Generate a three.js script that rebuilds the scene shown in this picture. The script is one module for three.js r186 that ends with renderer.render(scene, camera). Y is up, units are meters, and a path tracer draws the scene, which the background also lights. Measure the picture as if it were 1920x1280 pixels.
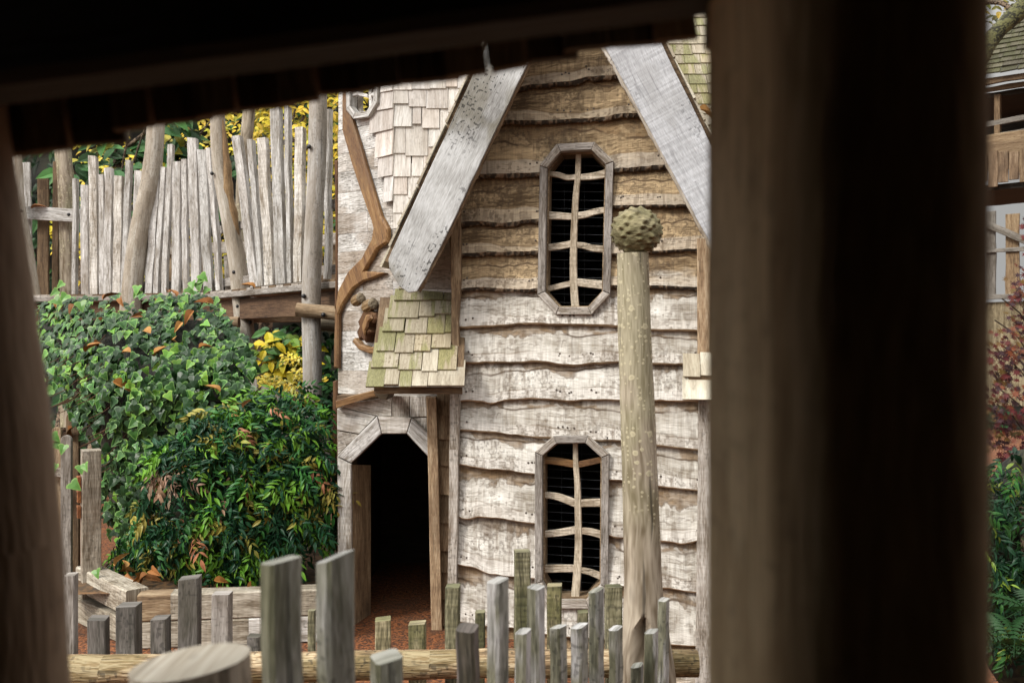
import * as THREE from 'three';
import { mergeGeometries, mergeVertices, toCreasedNormals } from 'three/addons/utils/BufferGeometryUtils.js';
import { RoundedBoxGeometry } from 'three/addons/geometries/RoundedBoxGeometry.js';

// ---------------------------------------------------------------- camera, sky, sun, exposure
const scene = new THREE.Scene();
const EYE = 2.2, F = 1858;                                   // eye height in metres; focal length for a picture 1920 wide
const camera = new THREE.PerspectiveCamera(2 * Math.atan(640 / F) * 180 / Math.PI, 1.5, 0.05, 200);
camera.position.set(0, EYE, 0);
camera.lookAt(0, EYE, -10);
camera.focus = 7.2; camera.userData.fStop = 3.2;
const renderer = new THREE.WebGLRenderer({ antialias: true });
renderer.setSize(1024, 682);
renderer.toneMapping = THREE.LinearToneMapping;
renderer.toneMappingExposure = 1.9;
renderer.shadowMap.enabled = true;
const SUN = new THREE.Vector3(-0.62, 0.72, 0.32).normalize();
{
  const w = 256, h = 128, d = new Float32Array(w * h * 4);
  for (let j = 0; j < h; j++) for (let i = 0; i < w; i++) {
    const el = ((j + 0.5) / h - 0.5) * Math.PI, az = ((i + 0.5) / w - 0.5) * 2 * Math.PI;
    const s = Math.max(0, Math.sin(el)), dir = new THREE.Vector3(Math.cos(el) * Math.cos(az), Math.sin(el), Math.cos(el) * Math.sin(az));
    const glow = Math.pow(Math.max(0, dir.dot(SUN)), 3);
    const L = (0.10 + 1.0 * Math.pow(s, 1.2) + 1.3 * glow) * (el < 0 ? 0.6 : 1), o = (j * w + i) * 4;
    d[o] = L; d[o + 1] = L * .995; d[o + 2] = L * .965; d[o + 3] = 1;
  }
  const t = new THREE.DataTexture(d, w, h, THREE.RGBAFormat, THREE.FloatType);
  t.mapping = THREE.EquirectangularReflectionMapping; t.magFilter = t.minFilter = THREE.LinearFilter; t.needsUpdate = true;
  scene.background = t; scene.environment = t;
}
const sun = new THREE.DirectionalLight(new THREE.Color(1, 0.945, 0.86), 1.5);
sun.position.copy(SUN).multiplyScalar(30); sun.target.position.set(0, 1, -7);
sun.castShadow = true; sun.shadow.radius = 24; sun.shadow.mapSize.set(2048, 2048);
Object.assign(sun.shadow.camera, { left: -12, right: 12, top: 12, bottom: -12, near: 1, far: 70 });
scene.add(sun, sun.target);

// ---------------------------------------------------------------- random numbers, noise
function rng(seed) { let a = seed >>> 0; return () => { a = (a + 0x6D2B79F5) | 0; let t = Math.imul(a ^ (a >>> 15), 1 | a); t = (t + Math.imul(t ^ (t >>> 7), 61 | t)) ^ t; return ((t ^ (t >>> 14)) >>> 0) / 4294967296; }; }
const R = rng(7);
const rr = (a, b) => a + (b - a) * R();
const pick = (a) => a[Math.floor(R() * a.length)];
const HT = new Float32Array(65536); { const r = rng(99); for (let i = 0; i < 65536; i++) HT[i] = r(); }
const hash = (x, y, s) => HT[(Math.imul(x, 374761) ^ Math.imul(y, 668265) ^ Math.imul(s, 9176273)) >>> 3 & 65535];
const mod = (a, n) => ((a % n) + n) % n;
function vn(x, y, px, py, s) {                              // value noise that tiles after px, py cells
  const xi = Math.floor(x), yi = Math.floor(y), fx = x - xi, fy = y - yi, u = fx * fx * (3 - 2 * fx), v = fy * fy * (3 - 2 * fy);
  const x0 = mod(xi, px), x1 = mod(xi + 1, px), y0 = mod(yi, py), y1 = mod(yi + 1, py);
  const a = hash(x0, y0, s), b = hash(x1, y0, s), c = hash(x0, y1, s), d = hash(x1, y1, s);
  return a + (b - a) * u + (c - a + (a - b - c + d) * u) * v;
}
function fbm(x, y, px, py, s, oct = 4) { let a = 0, w = 0.5, t = 0; for (let o = 0; o < oct; o++) { a += w * vn(x, y, px, py, s + o); t += w; w *= 0.5; x *= 2; y *= 2; px *= 2; py *= 2; } return a / t; }
const n1 = (x, s) => vn(x, 0.37, 4096, 4096, s);            // one-dimensional wobble, 0..1
const sstep = (a, b, x) => { const t = Math.min(1, Math.max(0, (x - a) / (b - a))); return t * t * (3 - 2 * t); };
const lerp = (a, b, t) => a + (b - a) * t;
const mix3 = (a, b, t) => [lerp(a[0], b[0], t), lerp(a[1], b[1], t), lerp(a[2], b[2], t)];

// ---------------------------------------------------------------- textures
const enc = (x) => { x = Math.min(1, Math.max(0, x)); return Math.round(255 * (x <= 0.0031308 ? 12.92 * x : 1.055 * Math.pow(x, 1 / 2.4) - 0.055)); };
function tex(w, h, fn, sizeU, sizeV) {                       // fn(u, v) -> linear rgb + height; covers sizeU x sizeV metres; gives colour and bump maps
  const d = new Uint8Array(w * h * 4), b = new Uint8Array(w * h * 4);
  for (let j = 0; j < h; j++) for (let i = 0; i < w; i++) {
    const c = fn((i + 0.5) / w, (j + 0.5) / h), o = (j * w + i) * 4;
    d[o] = enc(c[0]); d[o + 1] = enc(c[1]); d[o + 2] = enc(c[2]); d[o + 3] = 255;
    const g = Math.round(255 * Math.min(1, Math.max(0, c[3] ?? 0.5))); b[o] = b[o + 1] = b[o + 2] = g; b[o + 3] = 255;
  }
  const mk = (data, srgb) => { const t = new THREE.DataTexture(data, w, h, THREE.RGBAFormat); t.wrapS = t.wrapT = THREE.RepeatWrapping; t.magFilter = THREE.LinearFilter; t.minFilter = THREE.LinearMipmapLinearFilter; t.generateMipmaps = true; t.repeat.set(1 / sizeU, 1 / sizeV); if (srgb) t.colorSpace = THREE.SRGBColorSpace; t.needsUpdate = true; return t; };
  return { map: mk(d, true), bump: mk(b, false) };
}
// wood with its grain along u. o: cols [dark, mid, light], stain colour and amount, cracks, specks, rings
function wood(w, h, su, sv, o) {
  const s = o.seed, S = { dark: [.2, .18, .16], mid: [.36, .34, .32], light: [.5, .48, .46], stain: [.16, .09, .04], stainAmt: 0.3, crack: 0.5, speck: 0.2, blotch: 3, kerf: 0, ...o };
  return tex(w, h, (u, v) => {
    const wv = v + 0.10 * (fbm(u * 2, v * 2, 2, 2, s + 50, 3) - 0.5) + 0.02 * (fbm(u * 6, v * 4, 6, 4, s + 60, 2) - 0.5);
    const g1 = vn(u * 4 * su, wv * 26, 1e6, 26, s) , g2 = vn(u * 14 * su, wv * 110, 1e6, 110, s + 1), g3 = vn(u * 40 * su, wv * 240, 1e6, 240, s + 2);
    const big = fbm(u * S.blotch, v * 2, S.blotch, 2, s + 3, 4), fine = fbm(u * 60, v * 60, 60, 60, s + 9, 2);
    const G = S.w ?? [.26, .26, .22, .26]; let t = G[0] * g1 + G[1] * g2 + G[2] * g3 + G[3] * big;
    t = 0.5 + (t - 0.5) * (S.con ?? 2.3);
    let c = t < 0.5 ? mix3(S.dark, S.mid, Math.max(0, t * 2)) : mix3(S.mid, S.light, Math.min(1, t * 2 - 1));
    const st = sstep(0.52, 0.62, fbm(u * 3, v * 3, 3, 3, s + 20, 5)) * S.stainAmt * (0.6 + 0.4 * g2);
    c = mix3(c, S.stain, st);
    const k = S.kerf ? S.kerf * (vn(u * 90 * su, v * 3, 1e6, 3, s + 30) - 0.5) : 0;
    const cr = S.crack * sstep(0.80, 0.9, vn(u * 2.2 * su, wv * 70, 1e6, 70, s + 40)) * sstep(0.35, 0.6, vn(u * 5 * su, wv * 9, 1e6, 9, s + 41));
    const sp = S.speck * sstep(0.70, 0.8, vn(u * 70 * su, v * 70 * sv, 1e6, Math.round(70 * sv), s + 70)) * sstep(S.sz ?? 0.45, (S.sz ?? .45) + .2, fbm(u * 4, v * 4, 4, 4, s + 71, 3));
    const m = (1 + k + 0.10 * (fine - 0.5)) * (1 - 0.75 * cr) * (1 - 0.7 * sp);
    return [c[0] * m, c[1] * m, c[2] * m, 0.5 + 0.35 * (g2 - 0.5) + 0.25 * (g3 - 0.5) + k * 0.8 - 0.45 * cr];
  }, su, sv);
}
const std = (t, color = 0xffffff, o = {}) => new THREE.MeshStandardMaterial({ color, map: t?.map ?? null, bumpMap: t?.bump ?? null, bumpScale: o.bump ?? 0.003, roughness: o.rough ?? 0.85, side: THREE.DoubleSide, vertexColors: !!o.vc });
const lin = (r, g, b) => new THREE.Color().setRGB(r, g, b);

// live-edge cladding: v runs over the board from its lower edge to its top, u is in metres / 2
function siding(seed, brown) {
  return tex(1536, 448, (u, v) => {
    const wv = v + 0.30 * (fbm(u * 4, v * 1.6, 4, 64, seed, 3) - 0.5);
    const g1 = vn(u * 8, wv * 13, 8, 4096, seed + 1), g2 = vn(u * 26, wv * 46, 26, 4096, seed + 2), g3 = vn(u * 90, wv * 100, 90, 4096, seed + 3);
    const big = fbm(u * 6, v * 2.4, 6, 64, seed + 4, 5);
    const kerf = vn(u * 260, v * 2.5, 260, 64, seed + 5) * 0.6 + vn(u * 520, v * 5, 520, 64, seed + 55) * 0.4;
    const vert = fbm(u * 70, v * 3, 70, 64, seed + 16, 3), hw = lerp(.45, 1, brown); let t = hw * (0.2 * g1 + 0.2 * g2 + 0.15 * g3) + 0.45 * big + (1 - hw) * .55 * vert; t = Math.min(1, Math.max(0, lerp(.70, .5, brown) + (t - 0.5) * lerp(1.9, 2.9, brown)));
    const silver = mix3([.17, .135, .09], [.70, .68, .635], t), tan = mix3([.085, .048, .016], [.54, .385, .20], t);
    const bm = brown < .4 ? 0 : sstep(0.80 - brown * 0.78, 0.94 - brown * 0.74, fbm(u * 4 + 7, v * 1.6, 4, 64, seed + 6, 4) + 0.08);
    let c = mix3(silver, tan, bm * 0.9);
    // pale sapwood along the lower edge with its own wavy border
    const yb = 0.10 + 0.26 * fbm(u * 5, 0.3, 5, 64, seed + 7, 3), sap = sstep(yb + 0.014, yb - 0.014, v);
    c = mix3(c, mix3([.47, .385, .27], [.66, .64, .615], Math.max(0, 1 - brown * 0.9)), sap * 0.62);
    c = mix3(c, [.12, .07, .03], 0.45 * Math.exp(-Math.pow((v - yb - .012) / .014, 2)) * sstep(.4, .6, fbm(u * 11, 5.5, 11, 64, seed + 71, 3)));
    // arching growth lines of a slab-sawn trunk
    const arch = fbm(u * 3.0, v * 1.3, 3, 64, seed + 14, 3) * 7 + v * 2.2, ring = arch - Math.floor(arch), rl = sstep(.36, .5, ring) * sstep(.64, .5, ring);
    c = mix3(c, [.13, .075, .035], rl * (.12 + .22 * brown) * sstep(.44, .6, fbm(u * 7, v * 3, 7, 64, seed + 15, 3)));
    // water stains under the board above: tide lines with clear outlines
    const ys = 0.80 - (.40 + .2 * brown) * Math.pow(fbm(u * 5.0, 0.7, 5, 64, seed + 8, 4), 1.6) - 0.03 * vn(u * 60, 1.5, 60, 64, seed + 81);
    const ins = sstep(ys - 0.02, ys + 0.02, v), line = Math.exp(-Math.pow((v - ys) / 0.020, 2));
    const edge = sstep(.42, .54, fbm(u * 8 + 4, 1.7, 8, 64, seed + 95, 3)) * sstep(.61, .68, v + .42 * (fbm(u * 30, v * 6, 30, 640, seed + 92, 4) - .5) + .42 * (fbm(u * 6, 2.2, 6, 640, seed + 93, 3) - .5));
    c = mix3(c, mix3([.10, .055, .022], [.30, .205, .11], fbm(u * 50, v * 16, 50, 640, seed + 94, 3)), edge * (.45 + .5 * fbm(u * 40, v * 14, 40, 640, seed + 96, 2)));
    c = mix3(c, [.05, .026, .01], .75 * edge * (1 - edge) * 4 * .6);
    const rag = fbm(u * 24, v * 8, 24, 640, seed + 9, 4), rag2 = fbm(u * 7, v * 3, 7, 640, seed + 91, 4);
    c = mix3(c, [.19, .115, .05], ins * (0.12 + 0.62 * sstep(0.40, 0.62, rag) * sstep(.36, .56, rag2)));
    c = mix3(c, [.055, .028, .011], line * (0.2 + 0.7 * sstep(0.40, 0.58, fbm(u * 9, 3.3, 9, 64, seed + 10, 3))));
    // mould: specks and drips in patches
    const zone = sstep(0.46, 0.60, fbm(u * 7, v * 2.0, 7, 64, seed + 11, 4));
    const sp = zone * sstep(0.52, 0.68, fbm(u * 150, v * 22, 150, 1408, seed + 12, 2));
    c = mix3(c, [.06, .04, .025], sp * lerp(.42, .5, brown));
    const tick = sstep(.60, .72, vn(u * 105, v * 7, 105, 448, seed + 17)) * sstep(.40, .56, fbm(u * 9, v * 3, 9, 64, seed + 18, 3));
    c = mix3(c, [.095, .06, .03], tick * lerp(.28, .4, brown));
    const fleck = sstep(.66, .76, vn(u * 70, wv * 34, 70, 4096, seed + 19)) * sstep(.46, .58, fbm(u * 5, v * 2, 5, 64, seed + 20, 3));
    c = mix3(c, [.075, .045, .02], fleck * lerp(.35, .5, brown));
    const drip = sstep(0.58, 0.76, vn(u * 75, v * 1.6, 75, 64, seed + 13)) * zone;
    c = mix3(c, [.12, .08, .045], drip * 0.4);
    const m = 1 + 0.34 * (kerf - 0.5);
    return [c[0] * m, c[1] * m, c[2] * m, 0.5 + 0.35 * (g2 - 0.5) + 0.25 * (g3 - 0.5) + 0.25 * (kerf - 0.5) + 0.15 * (big - 0.5) - .12 * rl];
  }, 2, 1);
}
const T = {
  grey: wood(1024, 1024, 1.6, 0.8, { seed: 100, dark: [.17, .15, .125], mid: [.375, .362, .345], light: [.58, .575, .565], stain: [.2, .16, .12], stainAmt: 0.3, speck: 0.35 }),
  plank: wood(1024, 1024, 1.6, 0.8, { seed: 200, dark: [.17, .14, .105], mid: [.385, .36, .325], light: [.61, .595, .57], stain: [.15, .095, .05], stainAmt: 0.55, crack: 0.3, kerf: 0.25, speck: 0.5 }),
  brown: wood(1024, 1024, 1.6, 0.8, { seed: 300, dark: [.12, .075, .04], mid: [.24, .165, .095], light: [.37, .285, .185], stain: [.07, .04, .02], stainAmt: 0.5, kerf: 0.1 }),
  gold: wood(512, 512, 1.6, 0.8, { seed: 400, dark: [.15, .065, .018], mid: [.29, .145, .045], light: [.40, .235, .09], stain: [.10, .04, .015], stainAmt: 0.5, crack: 0.35, speck: 0.3 }),
  log: wood(1024, 1024, 1.6, 0.8, { seed: 500, dark: [.23, .195, .15], mid: [.36, .32, .265], light: [.48, .445, .395], stain: [.19, .14, .09], stainAmt: 0.45, speck: 0.35, blotch: 4 }),
  barge: wood(1024, 1024, 1.6, 0.8, { seed: 600, dark: [.19, .185, .18], mid: [.40, .40, .40], light: [.62, .63, .645], stain: [.15, .13, .08], stainAmt: 0.6, speck: 1.0, crack: 0.6, blotch: 7, con: 2.4, sz: .33, w: [.05, .12, .18, .65] }),
  clean: wood(1024, 1024, 1.6, 0.8, { seed: 700, dark: [.37, .37, .385], mid: [.475, .48, .50], light: [.575, .585, .615], stain: [.28, .27, .255], stainAmt: 0.3, crack: 0.3, kerf: 0.32, speck: 0.6, w: [.08, .2, .32, .4] }),
  turret: wood(1024, 1024, 1.6, 0.8, { seed: 2000, dark: [.12, .105, .085], mid: [.385, .37, .35], light: [.63, .62, .605], stain: [.17, .11, .06], stainAmt: 0.5, crack: 0.06, kerf: .15, speck: .5, blotch: 7, con: 2.3, sz: .38, w: [.12, .2, .26, .42] }),
  shingle: wood(1024, 512, 1.0, 0.5, { seed: 800, dark: [.34, .315, .285], mid: [.515, .495, .47], light: [.65, .64, .62], stain: [.31, .25, .20], stainAmt: 0.35, crack: 0.2, speck: 0.2, blotch: 5 }),
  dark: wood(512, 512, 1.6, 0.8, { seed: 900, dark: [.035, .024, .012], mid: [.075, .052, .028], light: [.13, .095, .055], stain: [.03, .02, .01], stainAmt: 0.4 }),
  mossy: tex(1024, 512, (u, v) => {                          // split shingles overgrown with algae
    const g = vn(u * 8, v * 150, 8, 150, 31), g2 = vn(u * 30, v * 320, 30, 320, 32), big = fbm(u * 3, v * 4, 3, 4, 33, 4);
    let c = mix3([.20, .165, .11], [.43, .385, .30], Math.min(1, Math.max(0, 0.5 + (0.3 * g + 0.3 * g2 + 0.4 * big - 0.5) * 1.8)));
    const al = sstep(0.46, 0.58, fbm(u * 2, v * 9, 2, 9, 34, 4));
    c = mix3(c, mix3([.085, .090, .018], [.27, .265, .105], vn(u * 60, v * 200, 60, 200, 35)), al * 0.72);
    const lich = sstep(0.62, 0.72, fbm(u * 70, v * 40, 70, 40, 36, 2)) * sstep(0.5, 0.62, fbm(u * 3, v * 3, 3, 3, 37, 3));
    c = mix3(c, [.13, .10, .055], lich * 0.6);
    return [...c, 0.5 + 0.4 * (g2 - 0.5) + 0.2 * (g - 0.5)];
  }, 1.0, 0.5),
  lichen: tex(2048, 512, (u, v) => {                         // debarked trunk: greenish film high up, pale lichen rosettes, brown flowing grain low down; u along the trunk
    const wv = v + 0.12 * (fbm(u * 8, v * 2, 8, 2, 41, 3) - 0.5);
    const g = vn(u * 18, wv * 40, 18, 40, 42), g2 = vn(u * 60, wv * 110, 60, 110, 43), big = fbm(u * 12, v * 4, 12, 4, 44, 4);
    let c = mix3([.13, .098, .062], [.43, .38, .315], Math.min(1, Math.max(0, 0.52 + (0.3 * g + 0.22 * g2 + 0.48 * big - 0.5) * 2.5)));
    const hi = sstep(.38, .62, u + .12 * (fbm(u * 9, v * 3, 9, 3, 56, 3) - .5)) * sstep(.995, .96, u);
    c = mix3(c, mix3([.19, .18, .10], [.36, .345, .24], g2), hi * sstep(0.36, 0.58, fbm(u * 9 + 3, v * 3, 9, 3, 45, 4)) * .6);
    let ros = 0, rin = 0;
    for (let k = 0; k < 3; k++) { const X = u * (70 + 40 * k), Y = v * (11 + 7 * k), xi = Math.floor(X), yi = Math.floor(Y), ex = X - xi - 0.3 - 0.4 * hash(xi, yi, 46 + k), ey = Y - yi - 0.3 - 0.4 * hash(xi, yi, 48 + k), rad = 0.10 + 0.20 * hash(xi, yi, 50 + k); if (hash(xi, yi, 52 + k) > 0.76) { const q = Math.hypot(ex * .8, ey * 1.1) + 0.14 * (vn(u * 300, v * 60, 300, 60, 53) - 0.5); ros = Math.max(ros, sstep(rad, rad * 0.75, q)); rin = Math.max(rin, sstep(rad * .5, rad * .3, q)); } }
    const zone = sstep(.2, .4, u) * sstep(0.40, 0.52, fbm(u * 5, v * 2, 5, 2, 54, 3));
    c = mix3(c, [.54, .50, .36], ros * 0.7 * zone); c = mix3(c, [.34, .315, .22], rin * .6 * zone);
    const cr = sstep(0.82, 0.92, vn(u * 8, wv * 38, 8, 38, 55)) * 0.6;
    return [c[0] * (1 - cr), c[1] * (1 - cr), c[2] * (1 - cr), 0.5 + 0.25 * (g2 - 0.5) + 0.25 * ros * zone - 0.4 * cr];
  }, 3.2, 0.8),
  rail: wood(1024, 512, 1.6, 0.8, { seed: 1900, dark: [.08, .05, .022], mid: [.25, .165, .085], light: [.50, .40, .26], stain: [.12, .10, .03], stainAmt: 0.6, crack: 0.6, speck: 0.8, blotch: 8, con: 2.8 }),
  picket: wood(1024, 1024, 1.6, 0.8, { seed: 1000, dark: [.13, .13, .115], mid: [.28, .275, .26], light: [.43, .425, .42], stain: [.12, .12, .06], stainAmt: 0.5, crack: 0.7, speck: 0.6, blotch: 6, con: 2.7 }),
  greenpicket: wood(512, 512, 1.6, 0.8, { seed: 1100, dark: [.04, .037, .02], mid: [.115, .105, .058], light: [.24, .22, .14], stain: [.045, .05, .012], stainAmt: 0.7, crack: 0.6, kerf: 0.6, speck: 0.6, con: 2.6 }),
  bark: tex(512, 512, (u, v) => {
    const a = fbm(u * 14, v * 6, 14, 6, 61, 5), b = vn(u * 50, v * 26, 50, 26, 62), k = sstep(0.35, 0.6, 0.6 * a + 0.4 * b);
    return [...mix3([.03, .02, .012], [.20, .145, .095], k), k];
  }, 0.8, 0.4),
  chips: tex(1024, 1024, (u, v) => {
    const a = fbm(u * 90, v * 90, 90, 90, 71, 3), b = vn(u * 150, v * 150, 150, 150, 72), big = fbm(u * 5, v * 5, 5, 5, 73, 4);
    const c = mix3(mix3([.07, .03, .01], [.36, .16, .055], sstep(0.3, 0.7, 0.6 * a + 0.4 * b)), [.12, .075, .04], 0.5 * sstep(0.45, 0.7, big));
    return [...c, 0.6 * a + 0.4 * b];
  }, 1.6, 1.6),
  ball: tex(512, 512, (u, v) => {
    const a = fbm(u * 8, v * 8, 8, 8, 81, 5), b = fbm(u * 40, v * 40, 40, 40, 82, 3);
    let c = mix3([.07, .055, .028], [.33, .285, .19], sstep(0.25, 0.75, 0.5 * a + 0.5 * b));
    c = mix3(c, [.17, .155, .07], 0.4 * sstep(0.45, 0.65, fbm(u * 5 + 2, v * 5, 5, 5, 83, 4)));
    return [...c, 0.5 * a + 0.5 * b];
  }, 1, 1),
};
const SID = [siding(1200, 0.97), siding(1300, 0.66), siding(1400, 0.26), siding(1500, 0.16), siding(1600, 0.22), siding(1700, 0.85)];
const M = {
  grey: std(T.grey), greyDark: std(T.grey, lin(.6, .56, .53)), greyLight: std(T.grey, lin(1.18, 1.17, 1.17)), plank: std(T.plank), plankDark: std(T.plank, lin(.78, .74, .71)), plankLight: std(T.plank, lin(1.12, 1.11, 1.1)),
  turret: [[1.05, 1.05, 1.05], [.98, .98, .985], [1.09, 1.09, 1.1], [1.02, .99, .96]].map((c) => std(T.turret, lin(...c))), brown: std(T.brown), brownDark: std(T.brown, lin(.55, .5, .45)), brownLight: std(T.brown, lin(1.35, 1.35, 1.4)), gold: std(T.gold, lin(.62, .62, .64), { rough: 0.6 }), goldDark: std(T.gold, lin(.27, .22, .2)),
  log: std(T.log), logGrey: std(T.log, lin(.93, .97, 1.06)), logDark: std(T.log, lin(.5, .45, .36)), barge: std(T.barge, lin(.80, .80, .79), { bump: 0.002 }), clean: std(T.clean, lin(.82, .83, .84)), bar: std(T.plank, lin(.92, .82, .67)), barLight: std(T.plank, lin(1.08, .98, .84)),
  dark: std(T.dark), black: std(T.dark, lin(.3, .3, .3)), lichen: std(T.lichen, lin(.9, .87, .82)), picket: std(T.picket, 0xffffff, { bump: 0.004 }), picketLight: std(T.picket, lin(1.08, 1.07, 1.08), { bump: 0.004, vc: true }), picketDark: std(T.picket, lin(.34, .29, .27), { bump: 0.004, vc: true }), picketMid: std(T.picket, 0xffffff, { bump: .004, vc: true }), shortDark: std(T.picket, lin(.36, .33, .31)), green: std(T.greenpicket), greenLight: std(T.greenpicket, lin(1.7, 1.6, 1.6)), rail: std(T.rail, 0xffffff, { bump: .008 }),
  bark: std(T.bark, 0xffffff, { bump: 0.012 }), chips: std(T.chips, lin(.6, .43, .31), { bump: 0.012 }), ball: std(T.ball, lin(.72, .72, .6), { bump: 0.006 }),
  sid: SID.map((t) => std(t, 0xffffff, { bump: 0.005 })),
  shingle: [[1, 1, 1], [.93, .92, .93], [1.07, 1.05, 1.04], [.86, .83, .82], [1.02, .96, .93]].map((c) => std(T.shingle, lin(...c))),
  mossy: [[1, 1, 1], [.85, .85, .8], [1.12, 1.08, 1.0], [.72, .7, .66]].map((c) => std(T.mossy, lin(...c))),
  pale: [[.86, .81, .66], [.72, .66, .54], [.96, .92, .78]].map((c) => std(T.shingle, lin(...c))),
  iron: new THREE.MeshStandardMaterial({ color: lin(.025, .025, .027), roughness: 0.45, metalness: 0.5 }),
  nail: new THREE.MeshStandardMaterial({ color: lin(.11, .09, .075), roughness: 0.5, metalness: 0.6 }),
  wire: new THREE.MeshStandardMaterial({ color: lin(.10, .11, .125), roughness: 0.5, metalness: 0.4 }),
};

// ---------------------------------------------------------------- names, tags
const used = new Map();
function numbered(n) { const k = used.get(n) ?? 0; used.set(n, k + 1); return k ? n + '_' + String(k).padStart(3, '0') : n; }
function tag(o, label, category, group, kind) { if (label) o.userData.label = label; if (category) o.userData.category = category; if (group) o.userData.group = group; if (kind) o.userData.kind = kind; return o; }
function shade(o) { o.castShadow = o.receiveShadow = true; return o; }
function thing(name, label, category, pos = [0, 0, 0], turn = 0, group) { const o = new THREE.Group(); o.name = numbered(name); o.position.set(...pos); o.rotation.y = turn; scene.add(o); o.updateMatrixWorld(true); return tag(o, label, category, group); }
function part(name, geo, mat, parent = scene) { const o = shade(new THREE.Mesh(geo, mat)); o.name = parent === scene ? numbered(name) : name; parent.add(o); return o; }
// puts world-space geometry under a group, in the group's own coordinates
function put(name, geo, mat, root, parent = root) { root.updateMatrixWorld(true); parent.updateMatrixWorld(true); geo.applyMatrix4(parent.matrixWorld.clone().invert()); return part(name, geo, mat, parent); }
const V = (x, y, z) => new THREE.Vector3(x, y, z);
const P = (px, py, d) => V((px - 960) / F * d, EYE - (py - 640) / F * d, -d);   // a point of the place, seen at a pixel, d metres away
class Frame {                                                // an upright plane standing in the place: x along it, y up, z out of it
  constructor(px, d, yaw) { this.M = new THREE.Matrix4().makeRotationY(yaw).setPosition((px - 960) / F * d, 0, -d); this.I = this.M.clone().invert(); this.c = V(0, EYE, 0).applyMatrix4(this.I); this.yaw = yaw; }
  pt(px, py, z = 0) { const e = V((px - 960) / F, EYE - (py - 640) / F, -1).applyMatrix4(this.I).sub(this.c), t = (z - this.c.z) / e.z; return [this.c.x + e.x * t, this.c.y + e.y * t]; }
  pts(list, z = 0) { return list.map(([x, y]) => this.pt(x, y, z)); }
  out(geo) { return geo.applyMatrix4(this.M); }
}

// ---------------------------------------------------------------- shapes
function soup(tris, uvs, crease = 0.6, col = []) { const g = new THREE.BufferGeometry(); g.setAttribute('position', new THREE.Float32BufferAttribute(tris, 3)); g.setAttribute('uv', new THREE.Float32BufferAttribute(uvs, 2)); if (col.length) g.setAttribute('color', new THREE.Float32BufferAttribute(col, 3)); g.computeVertexNormals(); return crease === null ? g : toCreasedNormals(g, crease); }
const rectProf = (w, t, c = 0.006) => { const a = w / 2, b = t / 2; return c > 0 ? [[a, -b + c], [a, b - c], [a - c, b], [-a + c, b], [-a, b - c], [-a, -b + c], [-a + c, -b], [a - c, -b]] : [[a, -b], [a, b], [-a, b], [-a, -b]]; };
const roundProf = (n = 14) => Array.from({ length: n }, (_, i) => [Math.cos(i / n * 2 * Math.PI), Math.sin(i / n * 2 * Math.PI)]);
// a section drawn along a path: o.size(t) scales, o.ref sets the section's first axis, o.bump(i, j, t) pushes a vertex out, o.tip tilts the end cap
function sweep(path, prof, o = {}) {
  const n = path.length, m = prof.length, ring = [], L = [0], ref = o.ref ?? V(1, 0, 0), u0 = o.u0 ?? R() * 7, v0 = o.v0 ?? R() * 5;
  for (let i = 1; i < n; i++) L.push(L[i - 1] + path[i].distanceTo(path[i - 1]));
  const per = [0]; const s0 = (o.size ? o.size(0.5) : 1) * (o.vs ?? 1);
  for (let j = 0; j < m; j++) { const a = prof[j], b = prof[(j + 1) % m]; per.push(per[j] + Math.hypot(a[0] - b[0], a[1] - b[1]) * s0); }
  for (let i = 0; i < n; i++) {
    const t = i / (n - 1), Tn = path[Math.min(n - 1, i + 1)].clone().sub(path[Math.max(0, i - 1)]).normalize(), A = ref.clone().addScaledVector(Tn, -ref.dot(Tn)).normalize(), B = Tn.clone().cross(A), s = o.size ? o.size(t) : 1;
    ring.push(prof.map(([a, b], j) => { const k = s * (1 + (o.bump ? o.bump(i, j, t, L[i]) : 0)); const p = path[i].clone().addScaledVector(A, a * k).addScaledVector(B, b * k); if (o.tip && i === n - 1) p.addScaledVector(Tn, o.tip[0] * a + o.tip[1] * b); return p; }));
  }
  const tr = [], uv = [], col = []; let tn = [1, 1, 1];
  const push = (p, u, v) => { tr.push(p.x, p.y, p.z); uv.push(u + u0, v + v0); if (o.tint) col.push(...tn); };
  for (let i = 0; i < n - 1; i++) for (let j = 0; j < m; j++) {
    const t0 = o.tint ? o.tint(i, j) : tn, t1 = o.tint ? o.tint(i + 1, j) : tn;
    const k = (j + 1) % m, a = ring[i][j], b = ring[i][k], c = ring[i + 1][k], d = ring[i + 1][j];
    tn = t0; push(a, L[i], per[j]); push(b, L[i], per[j + 1]); tn = t1; push(c, L[i + 1], per[j + 1]); tn = t0; push(a, L[i], per[j]); tn = t1; push(c, L[i + 1], per[j + 1]); push(d, L[i + 1], per[j]);
  }
  tn = [1, 1, 1];
  if (!o.open) for (const e of [0, n - 1]) {
    const c = ring[e].reduce((s, p) => s.add(p), V(0, 0, 0)).multiplyScalar(1 / m), cu = prof.map(([a, b]) => [a * s0, b * s0]);
    if (o.dome && e === n - 1) { const Tn = path[n - 1].clone().sub(path[n - 2]).normalize(); c.addScaledVector(Tn, o.dome); }
    for (let j = 0; j < m; j++) { const k = (j + 1) % m, q = e ? [j, k] : [k, j]; push(c, 0, 0); push(ring[e][q[0]], cu[q[0]][0] * 0.3, cu[q[0]][1]); push(ring[e][q[1]], cu[q[1]][0] * 0.3, cu[q[1]][1]); }
  }
  return soup(tr, uv, o.crease ?? 0.6, col);
}
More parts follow.
